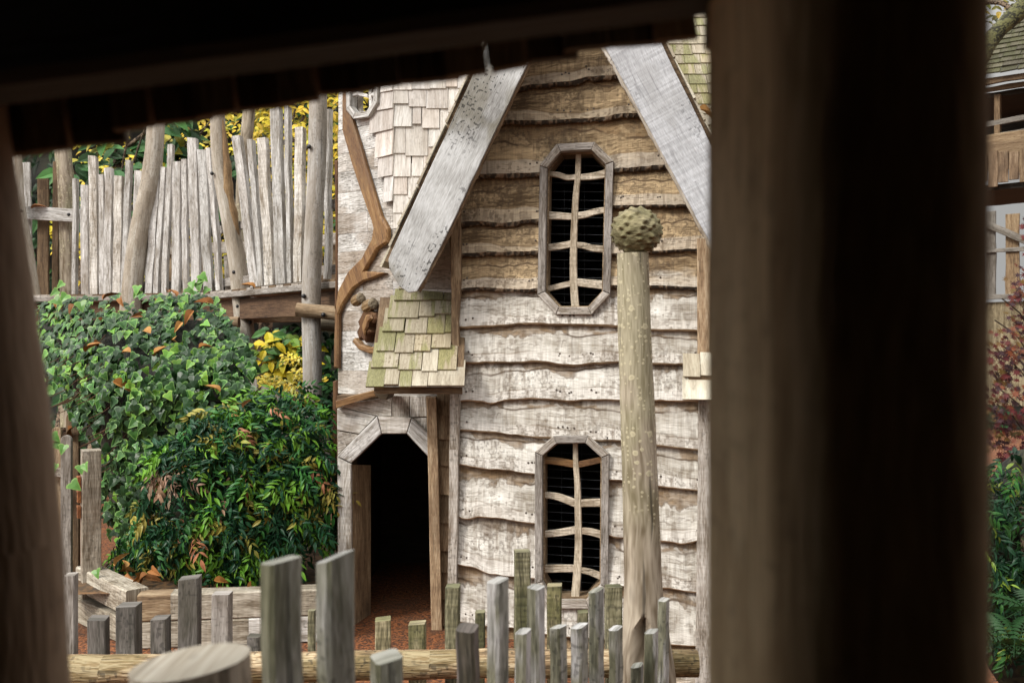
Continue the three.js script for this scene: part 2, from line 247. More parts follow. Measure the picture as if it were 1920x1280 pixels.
// straight timber from a to b with slight wear along its edges
function timber(a, b, w, t, o = {}) {
  const len = a.distanceTo(b), n = o.n ?? Math.max(2, Math.min(14, Math.round(len / 0.12))), sd = Math.floor(R() * 9999), bow = o.bow ?? 0.004, path = [];
  for (let i = 0; i <= n; i++) { const p = a.clone().lerp(b, i / n), k = o.curve ? Math.sin(i / n * Math.PI) * o.curve : 0; p.x += (n1(i * 0.45, sd) - 0.5) * bow * 2 + k; p.z += (n1(i * 0.45, sd + 1) - 0.5) * bow; path.push(p); }
  return sweep(path, rectProf(w, t, o.c ?? 0.005), { crease: 0.45, ...o });
}
// round pole along points with knots and swellings
function pole(pts, radius, o = {}) {
  const cv = new THREE.CatmullRomCurve3(pts), n = o.n ?? 28, m = o.m ?? 16, sd = Math.floor(R() * 9999), k = o.rough ?? 0.06;
  return sweep(cv.getPoints(n), roundProf(m), { size: typeof radius === 'function' ? radius : () => radius, bump: (i, j) => k * (fbm(i * 0.35, j / m * 4, 4096, 4, sd, 3) - 0.5) * 2, crease: 1.2, ref: V(0, 0, 1), ...o });
}
// a flat piece cut from a plank: outline in a frame's x, y, lying between z0 and z0 + depth; grain runs along the angle
function slab(pts, z0, depth, grain = 0, o = {}) {
  const bev = o.bevel ?? Math.min(0.004, depth * 0.3), s = new THREE.Shape(pts.map(([x, y]) => new THREE.Vector2(x, y)));
  for (const h of o.holes ?? []) s.holes.push(new THREE.Path(h.map(([x, y]) => new THREE.Vector2(x, y))));
  const g = new THREE.ExtrudeGeometry(s, { depth: depth - 2 * bev, bevelEnabled: bev > 0, bevelThickness: bev, bevelSize: bev, bevelOffset: -bev, bevelSegments: 1, steps: 1 });
  g.translate(0, 0, z0 + bev);
  const p = g.attributes.position, nn = g.attributes.normal, uv = g.attributes.uv, c = Math.cos(grain), q = Math.sin(grain), u0 = o.u0 ?? R() * 5, v0 = o.v0 ?? R() * 5;
  for (let i = 0; i < p.count; i++) { const x = p.getX(i), y = p.getY(i), z = Math.abs(nn.getZ(i)) > 0.7 ? 0 : p.getZ(i); uv.setXY(i, x * c + y * q + u0, -x * q + y * c + z + v0); }
  return g;
}
function wobble(pts, step, amp, sd) {                        // an outline with hand-cut edges
  const out = []; pts.forEach((a, i) => { const b = pts[(i + 1) % pts.length], len = Math.hypot(b[0] - a[0], b[1] - a[1]), n = Math.max(1, Math.round(len / step)); for (let k = 0; k < n; k++) { const t = k / n, e = k ? (n1(i * 17 + t * len * 9, sd) - 0.5) * 2 * amp : 0, nx = -(b[1] - a[1]) / len, ny = (b[0] - a[0]) / len; out.push([lerp(a[0], b[0], t) + nx * e, lerp(a[1], b[1], t) + ny * e]); } }); return out;
}
// a split shingle: lower edge from a to b, reaching len up the slope; nrm points off the roof
function shingle(a, b, up, nrm, len, thick = 0.013) {
  const lift = nrm.clone().multiplyScalar(thick * 1.9), A = a.clone().add(lift), B = b.clone().add(lift), C = b.clone().addScaledVector(up, len).addScaledVector(nrm, 0.004), D = a.clone().addScaledVector(up, len).addScaledVector(nrm, 0.004);
  const t = nrm.clone().multiplyScalar(-thick), q = [A, B, C, D], lo = q.map((p, i) => p.clone().addScaledVector(t, i < 2 ? 1 : 0.25));
  const tr = [], uv = [], w = a.distanceTo(b), u0 = R() * 3, v0 = R() * 3, uvq = [[0, 0], [0, w], [len, w], [len, 0]];
  const quad = (p, u) => { for (const k of [0, 1, 2, 0, 2, 3]) { tr.push(p[k].x, p[k].y, p[k].z); uv.push(u[k][0] + u0, u[k][1] + v0); } };
  quad(q, uvq); quad([lo[3], lo[2], lo[1], lo[0]], uvq); for (let i = 0; i < 4; i++) { const j = (i + 1) % 4; quad([lo[i], lo[j], q[j], q[i]], [[0, 0], [0, 0.05], [0.012, 0.05], [0.012, 0]]); }
  return soup(tr, uv, null);
}
// ---------------------------------------------------------------- the ground
{
  const g = new THREE.PlaneGeometry(160, 160, 200, 200); g.rotateX(-Math.PI / 2); g.translate(0, 0, -30);
  const p = g.attributes.position, uv = g.attributes.uv;
  for (let i = 0; i < p.count; i++) { const x = p.getX(i), z = p.getZ(i); p.setY(i, -0.55 * sstep(0.2, 1.6, x) * sstep(-14, -8.5, z) + 0.02 * (fbm(x * 0.7, z * 0.7, 999, 999, 5, 3) - 0.5) * sstep(0, 4, Math.abs(x + 1))); uv.setXY(i, x, z); }
  g.computeVertexNormals();
  tag(part('ground', g, M.chips), null, null, null, 'structure');
}

// ---------------------------------------------------------------- the playhouse
const deg = Math.PI / 180;
const H = new Frame(865, 7.42, -8 * deg);
const house = thing('playhouse', 'crooked wooden playhouse with steep gable, turret and two barred octagonal windows', 'playhouse', [(865 - 960) / F * 7.42, 0, -7.42], -8 * deg);
const h3 = (px, py, z) => { const [x, y] = H.pt(px, py, z); return V(x, y, z); };
const line = (a, b) => (y) => a[0] + (b[0] - a[0]) * (y - a[1]) / (b[1] - a[1]);
const oL = [H.pt(885, 150, .42), H.pt(728, 490, .42)], oR = [H.pt(1240, 85, .42), H.pt(1335, 280, .42)];
const roofL = line(...oL), roofR = line(...oR);
let apexY = 3; for (let y = 2; y < 6; y += 0.005) if (roofL(y) >= roofR(y)) { apexY = y; break; }
const APEX = [roofL(apexY), apexY];
const octUp = H.pts([[1045, 272], [1116, 268], [1151, 304], [1145, 552], [1110, 590], [1043, 590], [1009, 553], [1013, 312]], .05);
const octLo = H.pts([[1039, 816], [1104, 815], [1143, 850], [1141, 1100], [1106, 1138], [1030, 1138], [1004, 1092], [1004, 846]], .05);
function inset(poly, d) {                                    // polygons run clockwise here
  const n = poly.length; return poly.map((p, i) => { const a = poly[(i + n - 1) % n], b = poly[(i + 1) % n], u = [p[0] - a[0], p[1] - a[1]], v = [b[0] - p[0], b[1] - p[1]], lu = Math.hypot(...u), lv = Math.hypot(...v), nu = [u[1] / lu, -u[0] / lu], nv = [v[1] / lv, -v[0] / lv], k = 1 + nu[0] * nv[0] + nu[1] * nv[1]; return [p[0] + d * (nu[0] + nv[0]) / k, p[1] + d * (nu[1] + nv[1]) / k]; });
}
const cross = (poly, y) => { const xs = []; poly.forEach((a, i) => { const b = poly[(i + 1) % poly.length]; if ((a[1] <= y) !== (b[1] <= y)) xs.push(a[0] + (b[0] - a[0]) * (y - a[1]) / (b[1] - a[1])); }); return xs.length > 1 ? [Math.min(...xs), Math.max(...xs)] : null; };
const midUp = inset(octUp, .03), midLo = inset(octLo, .03), XC = H.pt(1078, 640, 0)[0];
const gap = (y) => cross(midUp, y) ?? cross(midLo, y) ?? [XC, XC];
const XL = H.pt(852, 640, 0)[0], XR = H.pt(1322, 640, 0)[0];
{
  // core of the front wall, with the openings of the two windows
  const core = [[XL, -0.5], [XR, -0.5], [XR, 2.6], [roofR(3.4), 3.4], [APEX[0], APEX[1] - .02], [roofL(3.4), 3.4], [XL, 2.6]];
  part('wall', slab(core, -.13, .12, 0, { holes: [inset(octUp, .05), inset(octLo, .05)] }), M.brownDark, house);
  const box = (x0, x1, y0, y1, z0, z1) => { const g = new THREE.BoxGeometry(x1 - x0, y1 - y0, z1 - z0); g.translate((x0 + x1) / 2, (y0 + y1) / 2, (z0 + z1) / 2); return g; };
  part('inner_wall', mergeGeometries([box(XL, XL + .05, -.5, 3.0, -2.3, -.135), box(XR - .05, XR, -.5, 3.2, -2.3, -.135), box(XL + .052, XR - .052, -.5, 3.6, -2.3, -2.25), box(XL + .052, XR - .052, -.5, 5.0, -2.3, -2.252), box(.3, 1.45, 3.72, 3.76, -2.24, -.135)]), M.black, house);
  // roof slopes laid in courses
  const course = (A, E, out) => {
    const L = Math.hypot(E[0] - A[0], E[1] - A[1]), u = [(E[0] - A[0]) / L, (E[1] - A[1]) / L], at = (s, n) => [A[0] + u[0] * s + out[0] * n, A[1] + u[1] * s + out[1] * n];
    part('roof_deck', slab([at(0, 0.002), at(L, 0.002), at(L, .03), at(0, .03)], -2.3, 2.72, 0, { bevel: 0 }), M.brownDark, house);
    for (let k = 0, s = L + .05; s > .1; s -= .16, k++) part('roof_course', slab([at(s, .032), at(s, .05), at(Math.max(0, s - .3), .036), at(Math.max(0, s - .3), .032)], -2.32, 2.74 + .02 * ((k * 7) % 3), 0, { bevel: 0 }), M.pale[k % 3], house);
  };
  const EL = H.pt(728, 492, .42), ER = [roofR(H.pt(1400, 495, .42)[1]), H.pt(1400, 495, .42)[1]];
  const nL = Math.hypot(APEX[0] - EL[0], APEX[1] - EL[1]), nR = Math.hypot(APEX[0] - ER[0], APEX[1] - ER[1]);
  course(APEX, EL, [-(APEX[1] - EL[1]) / nL, (APEX[0] - EL[0]) / nL]);
  course(APEX, ER, [(APEX[1] - ER[1]) / nR, (ER[0] - APEX[0]) / nR]);
  // bargeboards
  const bl = part('bargeboard', slab(wobble(H.pts([[974, -43], [886, 150], [808, 319], [731, 487], [733, 505], [752, 538], [768, 549], [784, 547], [800, 521], [860, 400], [905, 302], [985, 135], [1068, -40]], .42), .05, .004, 11), .42, .045, 65 * deg), M.barge, house);
  tag(bl, 'weathered white bargeboard with dark specks and a rounded foot');
  const br = part('bargeboard', slab(wobble(H.pts([[1052, -55], [1169, -60], [1238, 82], [1337, 284], [1440, 495], [1400, 580], [1336, 466], [1310, 420], [1262, 328], [1215, 240], [1152, 124], [1135, 95]], .42), .05, .003, 12), .446, .045, -63 * deg), M.clean, house);
  tag(br, 'clean silvery bargeboard with a strip of bark along its edge');
  const edge = (pts, z, r, par, m) => { const q = pts.map(([x, y]) => h3(x, y, z)); const cv = new THREE.CatmullRomCurve3(q).getPoints(90), sd = Math.floor(R() * 999); part('bark_edge', sweep(cv, roundProf(7), { size: () => r, bump: (i, j) => 1.1 * (fbm(i * 0.7, j * 0.9, 4096, 7, sd, 3) - 0.4), crease: 0.9, ref: V(0, 0, 1) }), m, par); };
  edge([[1068, -40], [985, 135], [905, 302], [860, 400], [800, 521], [786, 546]], .435, .014, bl, M.brownDark);
  edge([[1052, -55], [1137, 97], [1153, 124], [1216, 240], [1263, 328], [1311, 420], [1337, 466], [1398, 578]], .462, .017, br, M.log);

  // live-edge boards
  const nailGeo = new THREE.SphereGeometry(.008, 6, 4); nailGeo.scale(1, 1, .5);
  const boards = [
    { y: [[900, -110], [1250, -118]], v: 0, bark: 1 }, { y: [[900, -22], [1250, -30]], v: 0, bark: 1 }, { y: [[920, 70], [1080, 62], [1200, 56]], v: 0, bark: 1 },
    { y: [[940, 168], [1000, 159], [1060, 153], [1110, 142], [1190, 138]], v: 0, bark: 1 },
    { y: [[900, 234], [960, 228], [1040, 226], [1120, 222], [1170, 213], [1230, 212]], v: 0, bark: 1 },
    { y: [[850, 331], [910, 327], [1010, 325], [1150, 318], [1250, 309], [1330, 304]], v: 1, bark: 1 },
    { s: 'L', y: [[850, 418], [900, 414], [940, 418], [1015, 409]], v: 0, bark: 1 }, { s: 'R', y: [[1140, 386], [1290, 384], [1330, 384]], v: 1, bark: .6 },
    { s: 'L', y: [[850, 475], [930, 472], [1015, 470]], v: 0, bark: 1 }, { s: 'R', y: [[1140, 475], [1230, 469], [1330, 466]], v: 1, bark: .5 },
    { s: 'L', y: [[850, 541], [900, 538], [960, 543], [1015, 541]], v: 1, bark: .7 }, { s: 'R', y: [[1135, 534], [1220, 533], [1330, 538]], v: 1, bark: .6 },
    { y: [[850, 610], [950, 608], [1000, 606], [1150, 608], [1220, 616], [1330, 617]], v: 2, bark: .35 },
    { y: [[850, 678], [1000, 676], [1075, 682], [1150, 678], [1330, 683]], v: 2, bark: .3 },
    { y: [[850, 748], [900, 750], [922, 755], [950, 749], [1000, 746], [1060, 750], [1150, 748], [1330, 751]], v: 3, bark: .2 },
    { y: [[850, 803], [920, 807], [960, 813], [1005, 818], [1100, 822], [1165, 824], [1230, 832], [1330, 842]], v: 3, bark: .3 },
    { s: 'L', y: [[850, 868], [920, 876], [1010, 886]], v: 3, bark: .1 }, { s: 'R', y: [[1138, 898], [1230, 909], [1330, 919]], v: 2, bark: .2 },
    { s: 'L', y: [[850, 964], [875, 972], [900, 967], [1010, 979]], v: 2, bark: .2 }, { s: 'R', y: [[1138, 1001], [1160, 1005], [1240, 1010], [1280, 1015], [1330, 1008]], v: 2, bark: .2 },
    { s: 'L', y: [[850, 1053], [880, 1058], [920, 1072], [950, 1077], [1010, 1083]], v: 3, bark: .1 }, { s: 'R', y: [[1138, 1095], [1215, 1100], [1250, 1100], [1290, 1107], [1330, 1111]], v: 3, bark: .2 },
    { y: [[850, 1162], [960, 1175], [1060, 1190], [1330, 1210]], v: 2, bark: .2 }, { y: [[850, 1250], [1060, 1270], [1330, 1300]], v: 1, bark: .2 }, { y: [[850, 1400], [1330, 1420]], v: 1, bark: .2 },
  ];
  let tops = { L: () => APEX[1], R: () => APEX[1] };
  boards.forEach((b, bi) => {
    const k = b.y.map(([x, y]) => H.pt(x, y, .05)), sd = bi * 31 + 5;
    const bot = (x) => { let i = 0; while (i < k.length - 2 && x > k[i + 1][0]) i++; const t = sstep(0, 1, Math.min(1, Math.max(0, (x - k[i][0]) / (k[i + 1][0] - k[i][0])))); return lerp(k[i][1], k[i + 1][1], t) + 0.016 * (n1(x * 5 + 3, sd) - 0.5) + 0.008 * (n1(x * 21, sd + 1) - 0.5); };
    const sides = b.s ? [b.s] : ['L', 'R'], geos = [], barks = [], nails = [], u0 = R(), low = {};
    for (const s of sides) {
      const top = tops[s], nx = 44, ny = 9, ps = [], us = [], ix = [], lo = [];
      const lim = (y) => { const g = gap(y); return s === 'L' ? [Math.max(XL, roofL(y) + .005), g[0]] : [g[1], Math.min(XR, roofR(y) - .005)]; };
      for (let j = 0; j <= ny; j++) for (let i = 0; i <= nx; i++) {
        const t = j / ny; let x = 0.8, y = bot(x); for (let q = 0; q < 4; q++) { const [a, c] = lim(Math.min(y, APEX[1] - .05)); x = lerp(a, Math.max(a, c), i / nx); y = lerp(bot(x), Math.min(APEX[1] - .03, top(x) + .045), t); }
        const z = lerp(.072, .012, t) + .009 * (fbm(x * 3 + bi, t * 2, 999, 999, sd, 3) - 0.5) * (1 - t * .6) + ((bi * 5) % 3) * .002;
        ps.push(x, y, z); us.push(x + u0 * 2, t * .94 + .03); if (j === 0) lo.push([x, y, z]);
      }
      for (let j = 0; j < ny; j++) for (let i = 0; i < nx; i++) { const a = j * (nx + 1) + i; ix.push(a, a + 1, a + nx + 2, a, a + nx + 2, a + nx + 1); }
      const g = new THREE.BufferGeometry(); g.setAttribute('position', new THREE.Float32BufferAttribute(ps, 3)); g.setAttribute('uv', new THREE.Float32BufferAttribute(us, 2)); g.setIndex(ix); g.computeVertexNormals(); geos.push(g);
      // the waney lower edge
      const bp = [], bu = [], bx = [], prof = [[0, 0], [.25, .02], [.8, .3], [1, .7], [.7, 1.2], [-.6, 1.6]], dep = .008 + .024 * b.bark, m = prof.length;
      for (let i = 0; i <= nx; i++) prof.forEach(([dy, dz], q) => { const nz = q && q < m - 1 ? 0.5 + fbm(lo[i][0] * 30, q * .8, 4096, 64, sd + 7, 3) : 1; bp.push(lo[i][0], lo[i][1] - dy * dep * nz, lo[i][2] - dz * .026 * (b.bark > .4 ? nz : 1)); bu.push(lo[i][0], q * .012); });
      for (let i = 0; i < nx; i++) for (let q = 0; q < m - 1; q++) { const a = i * m + q; bx.push(a, a + 1, a + m + 1, a, a + m + 1, a + m); }
      const e = new THREE.BufferGeometry(); e.setAttribute('position', new THREE.Float32BufferAttribute(bp, 3)); e.setAttribute('uv', new THREE.Float32BufferAttribute(bu, 2)); e.setIndex(bx); e.computeVertexNormals(); barks.push(e);
      const [xa, xb] = [lo[0][0], lo[nx][0]];
      for (const f of s === 'L' ? [.12, .86, .95] : [.12, .5, .94]) for (const q of [0, 1]) if (xb - xa > .1 && R() > .22) { const x = lerp(xa, xb, f) + rr(-.015, .015) + q * .035; if (x < xb) nails.push([x, bot(x) + .06 + rr(-.012, .02)]); }
      low[s] = bot;
    }
    Object.assign(tops, low);
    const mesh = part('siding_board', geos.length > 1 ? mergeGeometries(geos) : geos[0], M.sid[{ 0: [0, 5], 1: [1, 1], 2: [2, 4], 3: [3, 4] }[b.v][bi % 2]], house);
    part('bark_edge', barks.length > 1 ? mergeGeometries(barks) : barks[0], b.bark > .4 ? M.bark : b.bark > .25 ? M.brown : M.brownLight, mesh);
    for (const [x, y] of nails) { const n = part('nail', nailGeo, M.nail, mesh); n.position.set(x, y, .066); }
  });

  // windows
  const strip = (pts, w0, w1, z) => {                        // a bar with a curved run, w0 and w1 wide at its ends, in pixels of the picture -> metres
    const q = H.pts(pts, z), c = new THREE.CatmullRomCurve3(q.map(([x, y]) => V(x, y, 0))).getPoints(14), a = [], b = [];
    c.forEach((p, i) => { const t = i / 14, n = c[Math.min(14, i + 1)].clone().sub(c[Math.max(0, i - 1)]).normalize(), w = lerp(w0, w1, t) * .0039 / 2; a.push([p.x - n.y * w, p.y + n.x * w]); b.unshift([p.x + n.y * w, p.y - n.x * w]); }); return a.concat(b);
  };
  const window_ = (oct, stile, bars, label) => {
    const w = new THREE.Group(); w.name = 'window'; house.add(w); tag(w, label);
    const inn = inset(oct, .056), n = oct.length;
    oct.forEach((p, i) => { const j = (i + 1) % n, a = Math.atan2(oct[j][1] - p[1], oct[j][0] - p[0]), mid = [(p[0] + oct[j][0]) / 2, (p[1] + oct[j][1]) / 2], sh = (q) => [mid[0] + (q[0] - mid[0]) * .994, mid[1] + (q[1] - mid[1]) * .994]; part('frame', slab([p, oct[j], inn[j], inn[i]].map(sh), .02, .075 + .003 * (i % 2), a, { bevel: .005 }), i === 0 || i === 2 || i === 6 ? M.greyDark : M.plankDark, w); });
    part('reveal', slab(inset(oct, .05), -.17, .185, 0, { bevel: 0, holes: [inset(oct, .066)] }), M.brown, w);
    part('glazing_bar', slab(strip(...stile, -.02), -.035, .04, 90 * deg, { bevel: .005 }), stile[3] ?? M.bar, w);
    for (const [pts, w0, w1, m] of bars) part('glazing_bar', slab(strip(pts, w0, w1, -.02), -.034, .034, 0, { bevel: .004 }), m ?? M.barLight, w);
    const xs = oct.map((p) => p[0]), ys = oct.map((p) => p[1]), x0 = Math.min(...xs) + .06, x1 = Math.max(...xs) - .06, y0 = Math.min(...ys) + .05, y1 = Math.max(...ys) - .05, ws = [];
    for (let y = y0 + .03; y < y1; y += .064) { const g = new THREE.CylinderGeometry(  .0011, .0011, x1 - x0, 5); g.rotateZ(Math.PI / 2 - .035); g.translate((x0 + x1) / 2, y + .012, -.1); ws.push(g); }
    for (let x = x0 + .12; x < x1 - .03; x += .15) { const g = new THREE.CylinderGeometry(.0006, .0006, y1 - y0, 5); g.translate(x, (y0 + y1) / 2, -.103); ws.push(g); }
    tag(part('wire_mesh', mergeGeometries(ws), M.wire, w), null, null, null, 'stuff');
  };
  window_(octUp, [[[1085, 286], [1084, 328], [1080, 369], [1078, 405], [1076, 462], [1076, 531], [1080, 584]], 10, 15], [
    [[[1026, 326], [1047, 328], [1063, 333], [1082, 332]], 10, 10], [[[1086, 333], [1116, 330], [1143, 324]], 11, 16], [[[1024, 404], [1050, 405], [1076, 407]], 15, 12], [[[1082, 405], [1100, 402], [1116, 397], [1142, 393]], 13, 11],
    [[[1022, 465], [1047, 462], [1074, 457]], 13, 13], [[[1080, 459], [1096, 461], [1110, 465], [1141, 468]], 11, 13], [[[1022, 543], [1047, 537], [1073, 531]], 10, 11], [[[1080, 529], [1110, 532], [1140, 535]], 14, 17]],
    'upper octagonal window with curved bars');
  window_(octLo, [[[1079, 828], [1080, 866], [1083, 906], [1084, 946], [1085, 1026], [1083, 1066], [1079, 1120]], 9, 16], [
    [[[1018, 862], [1043, 864], [1078, 870]], 13, 14, M.gold], [[[1082, 871], [1107, 866], [1134, 860]], 12, 11, M.gold], [[[1018, 927], [1043, 930], [1080, 943]], 11, 15], [[[1086, 943], [1110, 942], [1134, 942]], 14, 15],
    [[[1018, 1001], [1048, 998], [1080, 993]], 12, 14], [[[1087, 994], [1110, 997], [1134, 1004]], 12, 14], [[[1017, 1066], [1045, 1065], [1080, 1065]], 15, 13], [[[1087, 1067], [1110, 1073], [1134, 1083]], 10, 13]],
    'lower octagonal window with one golden bar');

  // corner boards and the little pent roof on the right corner
  const trim = (pts, z, d, m) => part('corner_board', slab(wobble(H.pts(pts, z), .12, .004, Math.floor(R() * 99)), z, d, 90 * deg), m, house);
  trim([[848, 405], [865, 404], [867, 530], [862, 600], [864, 664], [849, 664]], .05, .06, M.brown);
  trim([[846, 738], [864, 738], [861, 900], [858, 1100], [856, 1225], [838, 1225], [841, 1100], [844, 900]], .06, .045, M.plankDark);
  trim([[1307, 448], [1333, 448], [1330, 676], [1308, 676]], .06, .05, M.brownLight);
  trim([[1310, 750], [1333, 750], [1336, 1330], [1303, 1330], [1307, 1000]], .06, .05, M.plankDark);
  const pr = new THREE.Group(); pr.name = 'pent_roof'; house.add(pr);
  const up = V(0, .9, -.43).normalize(), nr = V(0, .43, .9).normalize();
  for (const [a, b, y, z, m] of [[1281, 1313, 708, .19, 0], [1314, 1338, 706, .19, 2], [1280, 1341, 751, .26, 2]]) part('shingle', shingle(h3(a, y, z), h3(b, y + 1, z), up, nr, .19, .016), M.pale[m], pr);
  part('bracket', slab(H.pts([[1290, 700], [1345, 700], [1345, 745], [1290, 745]], .1), .07, .13, 0), M.brownDark, pr);

  // side wing behind the right corner, clad in lapped boards, and the shingled roof over it
  const Wf = new Frame(1330, 7.95, -3 * deg);
  const ys = [300, 380, 450, 520, 590, 660, 725, 785, 850, 919, 993, 1086, 1176, 1258, 1330];
  for (let i = 0; i < ys.length - 1; i++) { const a = Wf.pt(1316, ys[i + 1]), b = Wf.pt(1500, ys[i + 1] + 8), c = Wf.pt(1500, ys[i] - 6), d = Wf.pt(1316, ys[i] - 12); const q = (p, z) => V(p[0], p[1], z); put('wing_board', Wf.out(shingle(q(a, .03), q(b, .03), V(0, 1, 0), V(0, 0, 1), c[1] - a[1], .025)), i % 2 ? M.brown : M.brownLight, house); }
  put('wing_wall', Wf.out(slab([Wf.pt(1316, 250), Wf.pt(1500, 250), Wf.pt(1500, 1360), Wf.pt(1316, 1360)], -.1, .09)), M.brownDark, house);
  const o = P(1235, 300, 7.9), su = V(0, .83, -.56).normalize(), sn = V(0, .56, .83).normalize();
  for (let r = 0; r < 15; r++) { let x = 0 + (r % 2) * .05; while (x < 1.0) { const w = rr(.09, .17), a = o.clone().addScaledVector(su, r * .125 + rr(-.01, .01)); a.x += x; const b = a.clone(); b.x += w - .004; put('shingle', shingle(a, b, su, sn, .23, .012), pick([M.mossy[0], M.mossy[1], M.mossy[2], M.pale[1]]), house); x += w; } }
  const q = (r, x) => o.clone().addScaledVector(su, r).addScaledVector(sn, -.03).add(V(x, 0, 0));
  put('wing_roof_deck', shingle(q(-.1, -.05), q(-.1, 1.1), su, sn, 2.1, .01), M.brownDark, house);
}

// ---------------------------------------------------------------- turret, door and porch roof (parts of the same house)
const FL = new Frame(737, 7.7, -40 * deg), FF = new Frame(737, 7.7, -5 * deg), D = new Frame(720, 7.66, 0);
{
  const seams = [228, 274, 310, 351, 392, 431, 466, 508, 543, 581, 620, 661, 696, 742, 790];
  const yl = seams.map((s) => FL.pt(720, s)[1]);
  const win = [[668, 88], [700, 88], [713, 115], [713, 193], [696, 220], [668, 224], [654, 206], [654, 112]];
  const octT = FL.pts(win, .03), W = FL.pt(634, 500)[0];
  put('wall', FL.out(slab([[W, yl[13]], [0, yl[13]], [0, 4.6], [W, 4.6]], -.09, .06, 0, { holes: [inset(octT, .04)] })), M.plankDark, house);
  put('wall', FF.out(slab([[0, 0], [.62, 0], [.62, 4.6], [0, 4.6]].map(([x, y]) => [x, Math.max(y, FF.pt(760, 740)[1])]), -.09, .06)), M.plankDark, house);
  put('wall_plank', FL.out(slab([[W, yl[0] + .004], [0, yl[0] + .004], [0, 4.6], [W, 4.6]], -.028, .03, 0, { holes: [inset(octT, .035)] })), M.turret[0], house);
  for (let i = 0; i < yl.length - 2; i++) {
    const tl = rr(-.012, .012), cut = rr(-.45, -.2), mk = (fr, x0, x1, m) => put('wall_plank', fr.out(slab([[x0, yl[i + 1] + .0008], [x1, yl[i + 1] + .0008], [x1, yl[i] - .0008], [x0, yl[i] - .0008]], -.028 + rr(0, .004), .03, 0, { bevel: .0015 })), m, house);
    if (i % 3 === 1) { mk(FL, W, cut - .0015, pick(M.turret)); mk(FL, cut + .0015, 0, pick(M.turret)); } else mk(FL, W, 0, pick(M.turret));
    mk(FF, .0, .6, pick(M.turret));
  }
  // shingles on both faces
  const lay = (fr, x0, x1, yb, yb1, len) => { const N = V(0, 0, 1), a = fr.pt(x0, yb, .03), b = fr.pt(x1, yb1 ?? yb, .03); put('shingle', fr.out(shingle(V(a[0] + .0015, a[1], .012 + rr(0, .004)), V(b[0] - .0015, b[1], .012 + rr(0, .004)), V(0, 1, 0), N, len ?? .27, .014)), pick(M.shingle), house); };
  for (const c of [
    [[737, 766, 194], [766, 799, 200], [799, 840, 203], [840, 866, 211], [866, 900, 205]], [[737, 772, 237], [773, 790, 232], [791, 824, 240], [825, 851, 246], [852, 880, 240]], [[737, 760, 287], [760, 802, 292], [803, 832, 275], [832, 860, 284]],
    [[737, 770, 331], [772, 794, 330], [794, 815, 317], [815, 840, 326]], [[737, 764, 364], [765, 790, 371], [790, 812, 362]], [[737, 769, 399], [769, 792, 396]], [[737, 756, 428], [757, 775, 432]]]) for (const [a, b, y] of c) lay(FF, a, b, y);
  for (const [a, b, y, y1] of [[708, 737, 207, 202], [693, 737, 251, 241], [703, 737, 297, 289], [709, 737, 333, 328], [719, 737, 380, 376]]) lay(FL, a, b, FL.pt(720, y) && y, y1);
  for (let r = 0; r < 6; r++) { const y = 165 - r * 43; let x = 737; while (x < 960) { const w = rr(20, 40); lay(FF, x, x + w, y + rr(-4, 6)); x += w; } for (const [a, b] of [[714, 737], [686, 713], [655, 685], [634, 654]]) if (r > 2 || a > 710) lay(FL, a, b, y + 8, y + 4); }
  // the small turret window
  {
    const w = new THREE.Group(); w.name = 'window'; house.add(w); tag(w, 'small octagonal turret window with a white cross bar');
    const inn = inset(octT, .048);
    octT.forEach((p, i) => { const j = (i + 1) % 8; put('frame', FL.out(slab([p, octT[j], inn[j], inn[i]], .004, .06 + .002 * (i % 2), Math.atan2(octT[j][1] - p[1], octT[j][0] - p[0]))), M.grey, house, w); });
    const bar = (l, z) => put('glazing_bar', FL.out(slab(FL.pts(l, .02), z, .03)), M.greyLight, house, w);
    bar([[690, 95], [696, 95], [699, 219], [694, 219]], .002); bar([[660, 176], [672, 172], [691, 177], [691, 184], [672, 179], [660, 182]], .004); bar([[697, 176], [709, 168], [709, 176], [697, 183]], .004);
    put('recess', FL.out(slab(inset(octT, .02), -.5, .02)), M.brownDark, house, w);
  }
  // carved timber on the turret
  const carve = (name, pts, z, d, m, grain = 60 * deg, fr = FL, par) => put(name, fr.out(slab(wobble(fr.pts(pts, z + d), .06, .0035, Math.floor(R() * 99)), z, d, grain, { bevel: .012 })), m, house, par);
  carve('carved_branch', [[640, 150], [652, 150], [654, 212], [671, 264], [689, 326], [713, 405], [726, 428], [725, 454], [705, 467], [694, 487], [681, 508], [700, 509], [721, 511], [700, 521], [680, 527], [660, 541], [641, 570], [633, 590], [632, 690], [624, 690], [626, 585], [632, 545], [650, 510], [676, 484], [695, 448], [698, 428], [695, 415], [675, 359], [654, 294], [640, 244]], .004, .05, M.gold, 110 * deg);
  carve('carved_hook', [[658, 640], [663, 633], [673, 645], [690, 651], [707, 649], [704, 664], [690, 663], [671, 656]], .004, .07, M.gold, 0);
  carve('edge_board', [[625, 300], [633, 300], [632, 570], [626, 580], [627, 430]], -.05, .05, M.goldDark, 90 * deg);
  carve('edge_board', [[622, 715], [631, 712], [631, 760], [629, 860], [622, 1010]], -.05, .06, M.goldDark, 90 * deg);
  carve('carved_leaf', [[679, 584], [690, 582], [703, 588], [705, 598], [699, 606], [693, 603], [690, 612], [694, 622], [686, 628], [684, 642], [677, 634], [672, 638], [667, 622], [672, 612], [669, 603]], .004, .1, M.goldDark, 70 * deg);
  carve('leaf_lobe', [[684, 590], [694, 589], [697, 597], [690, 604], [688, 614], [684, 620], [682, 630], [678, 622], [676, 610], [680, 600]], .1, .025, M.gold, 70 * deg);
  carve('carved_stem', [[706, 575], [712, 564], [720, 563], [719, 579], [711, 587], [705, 591]], .004, .05, M.goldDark, 70 * deg);
